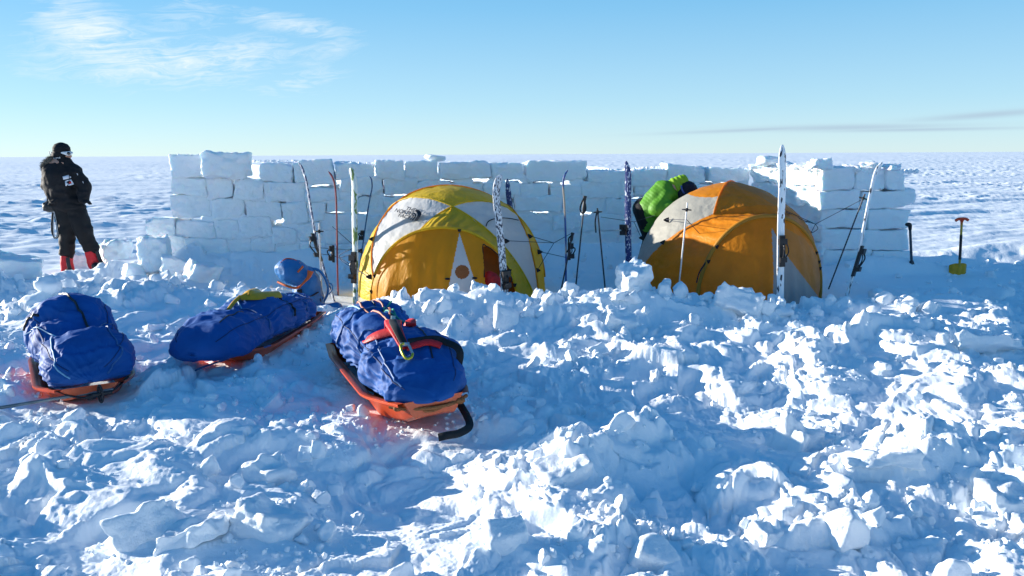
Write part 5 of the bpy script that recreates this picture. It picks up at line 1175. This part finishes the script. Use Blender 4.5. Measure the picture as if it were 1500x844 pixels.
    for c in cc:
        for k in range(34):
            d = rs.normal(size=3); d /= np.linalg.norm(d); a = np.array(c) + d * .035; e = a + (d + np.array([0, 0, -.3]) * rs.rand()) * rs.uniform(.025, .05); b.tube([a, e], .0032, 3, sm=False, scales=[1, .2])
    b.build('fur_ruff', M_FUR, root, world=True, smooth=False)
    # chest patches: white flag strip, white square with dark letters and red mark
    def quad(name, pts, m, dy): 
        V = [p(x, y, dy) for x, y in pts]; V += [v + Vector((0, .01, 0)) for v in V]; part(name, [list(v) for v in V], [(0, 1, 2, 3), (4, 7, 6, 5), (0, 4, 5, 1), (1, 5, 6, 2), (2, 6, 7, 3), (3, 7, 4, 0)], m, root, smooth=False, world=True)
    wht = mat('patch_white', (.62, .66, .74), .6, .05, 10); rd = mat('patch_red', (.5, .02, .02), .6, .05, 10)
    fy_ = -.245
    quad('flag_patch', [(333, 432), (403, 415), (408, 455), (345, 470)], wht, fy_); quad('flag_patch', [(416, 432), (428, 430), (430, 446), (420, 450)], wht, fy_)
    quad('emblem_patch', [(362, 485), (402, 470), (404, 482), (378, 492)], wht, fy_); quad('emblem_patch', [(362, 485), (380, 492), (385, 538), (370, 544)], wht, fy_); quad('emblem_patch', [(382, 515), (396, 511), (398, 524), (384, 528)], wht, fy_)
    quad('emblem_patch', [(410, 470), (432, 466), (464, 524), (404, 540), (404, 526), (412, 522)], wht, fy_) if False else quad('emblem_patch', [(412, 470), (432, 466), (464, 522), (444, 530)], wht, fy_)
    quad('emblem_patch', [(402, 524), (460, 510), (464, 524), (404, 540)], wht, fy_ - .003); quad('emblem_mark', [(418, 482), (434, 492), (438, 512), (408, 516)], rd, fy_ - .004)
    for (x, y) in [(505, 405), (572, 500), (588, 540)]: MB().tube([p(x, y - 12, -.15 if x < 550 else -.13), p(x + 8, y + 10, -.15 if x < 550 else -.13)], .004, 5, sm=False).build('reflective_tab', wht, root, world=True)
    # camera bag at the hip and cord loops
    cb = thing('camera_bag', 'round black bag hanging at the left hip of the standing person', 'bag', p(180, 790, -.05))
    b = MB(); b.ball(p(185, 785, -.06), (.10, .09, .085), 14); b.box(p(190, 785, -.06), (.15, .13, .12)); b.blob('bag_body', M_DARK, cb, .012, 4, lambda co, n: n * (.005 * noise3(co * 18, 5))[:, None], True)
    MB().strip([p(155, 720, -.06), p(148, 600, -.02), p(120, 470, -.02), p(125, 420, -.05)], .018, .004, up=(0, -1, 0), n=6).build('strap', M_BLK, cb, world=True)
    cl = thing('cord_loops', 'grey and black cord loops hanging from the hip of the standing person', 'cord', q(240, 130, -.1))
    for k, (w0, w1, m_) in enumerate([(0, 0, M_BLK), (14, 8, mat('pale_cord', (.4, .42, .45), .6, .1, 20)), (-10, 16, M_BLK)]):
        MB().tube([q(225 + w0, 90, -.1), q(215 + w0, 200, -.12), q(218 + w0, 330, -.12), q(240 + w1, 395, -.12), q(272 + w1, 360, -.12), q(262 + w1, 240, -.12), q(235 + w1, 100, -.1)], .008, 6).build('cord_loop', m_, cl, world=True)
person_a()
def person_b():
    Y = 10.55; p = lambda x, y, dy=0.0: P(920 + x / 7.03, 240 + y / 7.03, Y + dy)
    root = thing('person', 'person in green puffy jacket and dark cap bent over behind the orange tent', 'person', (p(170, 700).x, Y, .0))
    M_G = mat('green_down_cloth', (.085, .28, .008), .6, .15, 6, .3, 40, bdist=.01)
    hips = Vector((p(190, 690).x, Y + .08, .93)); ft = hips.x
    b = MB(); b.ball(p(600, 270, -.05), (.115, .10, .10), 16, Euler((0, R(35), 0)).to_matrix()); b.capsule(p(545, 330, -.09), p(560, 350, -.1), .05, .045); b.ball(p(575, 365, -.12), (.022, .02, .025), 8); b.capsule(p(530, 260), p(450, 280), .06, .08); b.capsule(p(420, 290), hips, .15, .15, 18)
    for s in (-1, 1):
        b.capsule(hips + Vector((s * .05, s * .10, -.03)), Vector((ft + .08, Y + .08 + s * .12, .48)), .10, .07); b.capsule(Vector((ft + .08, Y + .08 + s * .12, .48)), Vector((ft - .02, Y + .08 + s * .13, .08)), .068, .05); b.capsule(Vector((ft - .03, Y + .08 + s * .13, .05)), Vector((ft + .16, Y + .08 + s * .13, .04)), .05, .045)
        b.capsule(p(390, 330, s * .14), p(300, 470, s * .2), .05, .045); b.capsule(p(300, 470, s * .2), p(460, 442, s * .25), .045, .035)
    b.blob('body', M_SKIN, root, .018, 3, None, True)
    b = MB(); b.ball(hips, (.18, .20, .16), 14)
    for s in (-1, 1):
        b.capsule(hips + Vector((s * .05, s * .10, -.03)), Vector((ft + .08, Y + .08 + s * .12, .48)), .13, .10); b.capsule(Vector((ft + .08, Y + .08 + s * .12, .48)), Vector((ft - .02, Y + .08 + s * .13, .12)), .10, .09)
    b.blob('trousers', M_BLKT, root, .018, 4, None, True)
    for s in (-1, 1): b = MB(); b.capsule(Vector((ft - .03, Y + .08 + s * .13, .06)), Vector((ft + .16, Y + .08 + s * .13, .05)), .065, .055); b.blob('boot', M_DARK, root, .014, 3, None, True)
    ax = np.array(p(430, 280) - p(180, 560)); ax /= np.linalg.norm(ax)
    baf = lambda co, n: n * (.013 * np.abs(np.sin((co @ ax) * 78)) ** .7 * .30 + .018 * noise3(co * 9, 3))[:, None]
    b = MB(); b.capsule(p(370, 320), p(250, 480), .20, .20, 22); b.capsule(p(250, 480), p(230, 640), .19, .16, 22); b.capsule(p(420, 290, -.02), p(450, 270, -.02), .12, .10, 16)
    b.capsule(p(390, 330, -.14), p(300, 470, -.20), .10, .10); b.capsule(p(300, 470, -.20), p(470, 440, -.25), .095, .07); b.capsule(p(390, 330, .14), p(300, 470, .20), .10, .10); b.capsule(p(300, 470, .20), p(470, 440, .25), .095, .07)
    b.blob('down_jacket', M_G, root, .014, 4, baf, True)
    b = MB(); b.capsule(p(475, 215, -.02), p(560, 175, -.02), .085, .075, 16); b.ball(p(510, 250, -.02), (.085, .11, .10), 14); b.ball(p(575, 195, -.02), (.06, .09, .06), 12)
    hb = lambda co, n: n * (.011 * np.abs(np.sin((co[:, 0] * .9 + co[:, 2] * .5) * 60)) ** .6)[:, None]
    b.blob('hood', mat('sunlit_green_down', (.24, .46, .012), .6, .12, 6, .3, 40), root, .011, 3, hb, True)  # jacket's green cloth with the sunlight painted in as lime
    b = MB(); b.ball(p(620, 262, -.06), (.125, .125, .105), 16, Euler((0, R(30), 0)).to_matrix()); b.ball(p(560, 310, -.07), (.09, .11, .10), 14); b.blob('cap', mat('black_navy_knit', (.010, .012, .03), .8, .4, 30, .4, 80), root, .011, 3, None, True)
    MB().strip([p(548, 225, -.17), p(555, 262, -.19), p(575, 300, -.18), p(600, 320, -.15)], .022, .008, up=(0, -1, 0), n=6).build('goggle_strap', mat('blue_strap', (.05, .10, .35), .6, .2, 20), root, world=True)
    g = MB(); c = p(485, 438, -.26); g.capsule(c, c + Vector((.06, 0, -.01)), .04, .04, 10)
    for k, (dy, ln) in enumerate([(-.03, .07), (-.01, .08), (.012, .075), (.032, .06)]):
        a = c + Vector((.07, dy, -.01)); m_ = a + Vector((ln * .6, 0, -.02)); g.capsule(a, m_, .017, .016, 8); g.capsule(m_, m_ + Vector((ln * .2, 0, -.04)), .016, .013, 8)
    g.capsule(c + Vector((.02, -.03, 0)), c + Vector((.07, -.06, -.01)), .018, .014, 8); g.blob('glove', M_BLKC, root, .009, 2, None, True)
person_b()
rubble(); wall_crumbs(); ground_sheet()
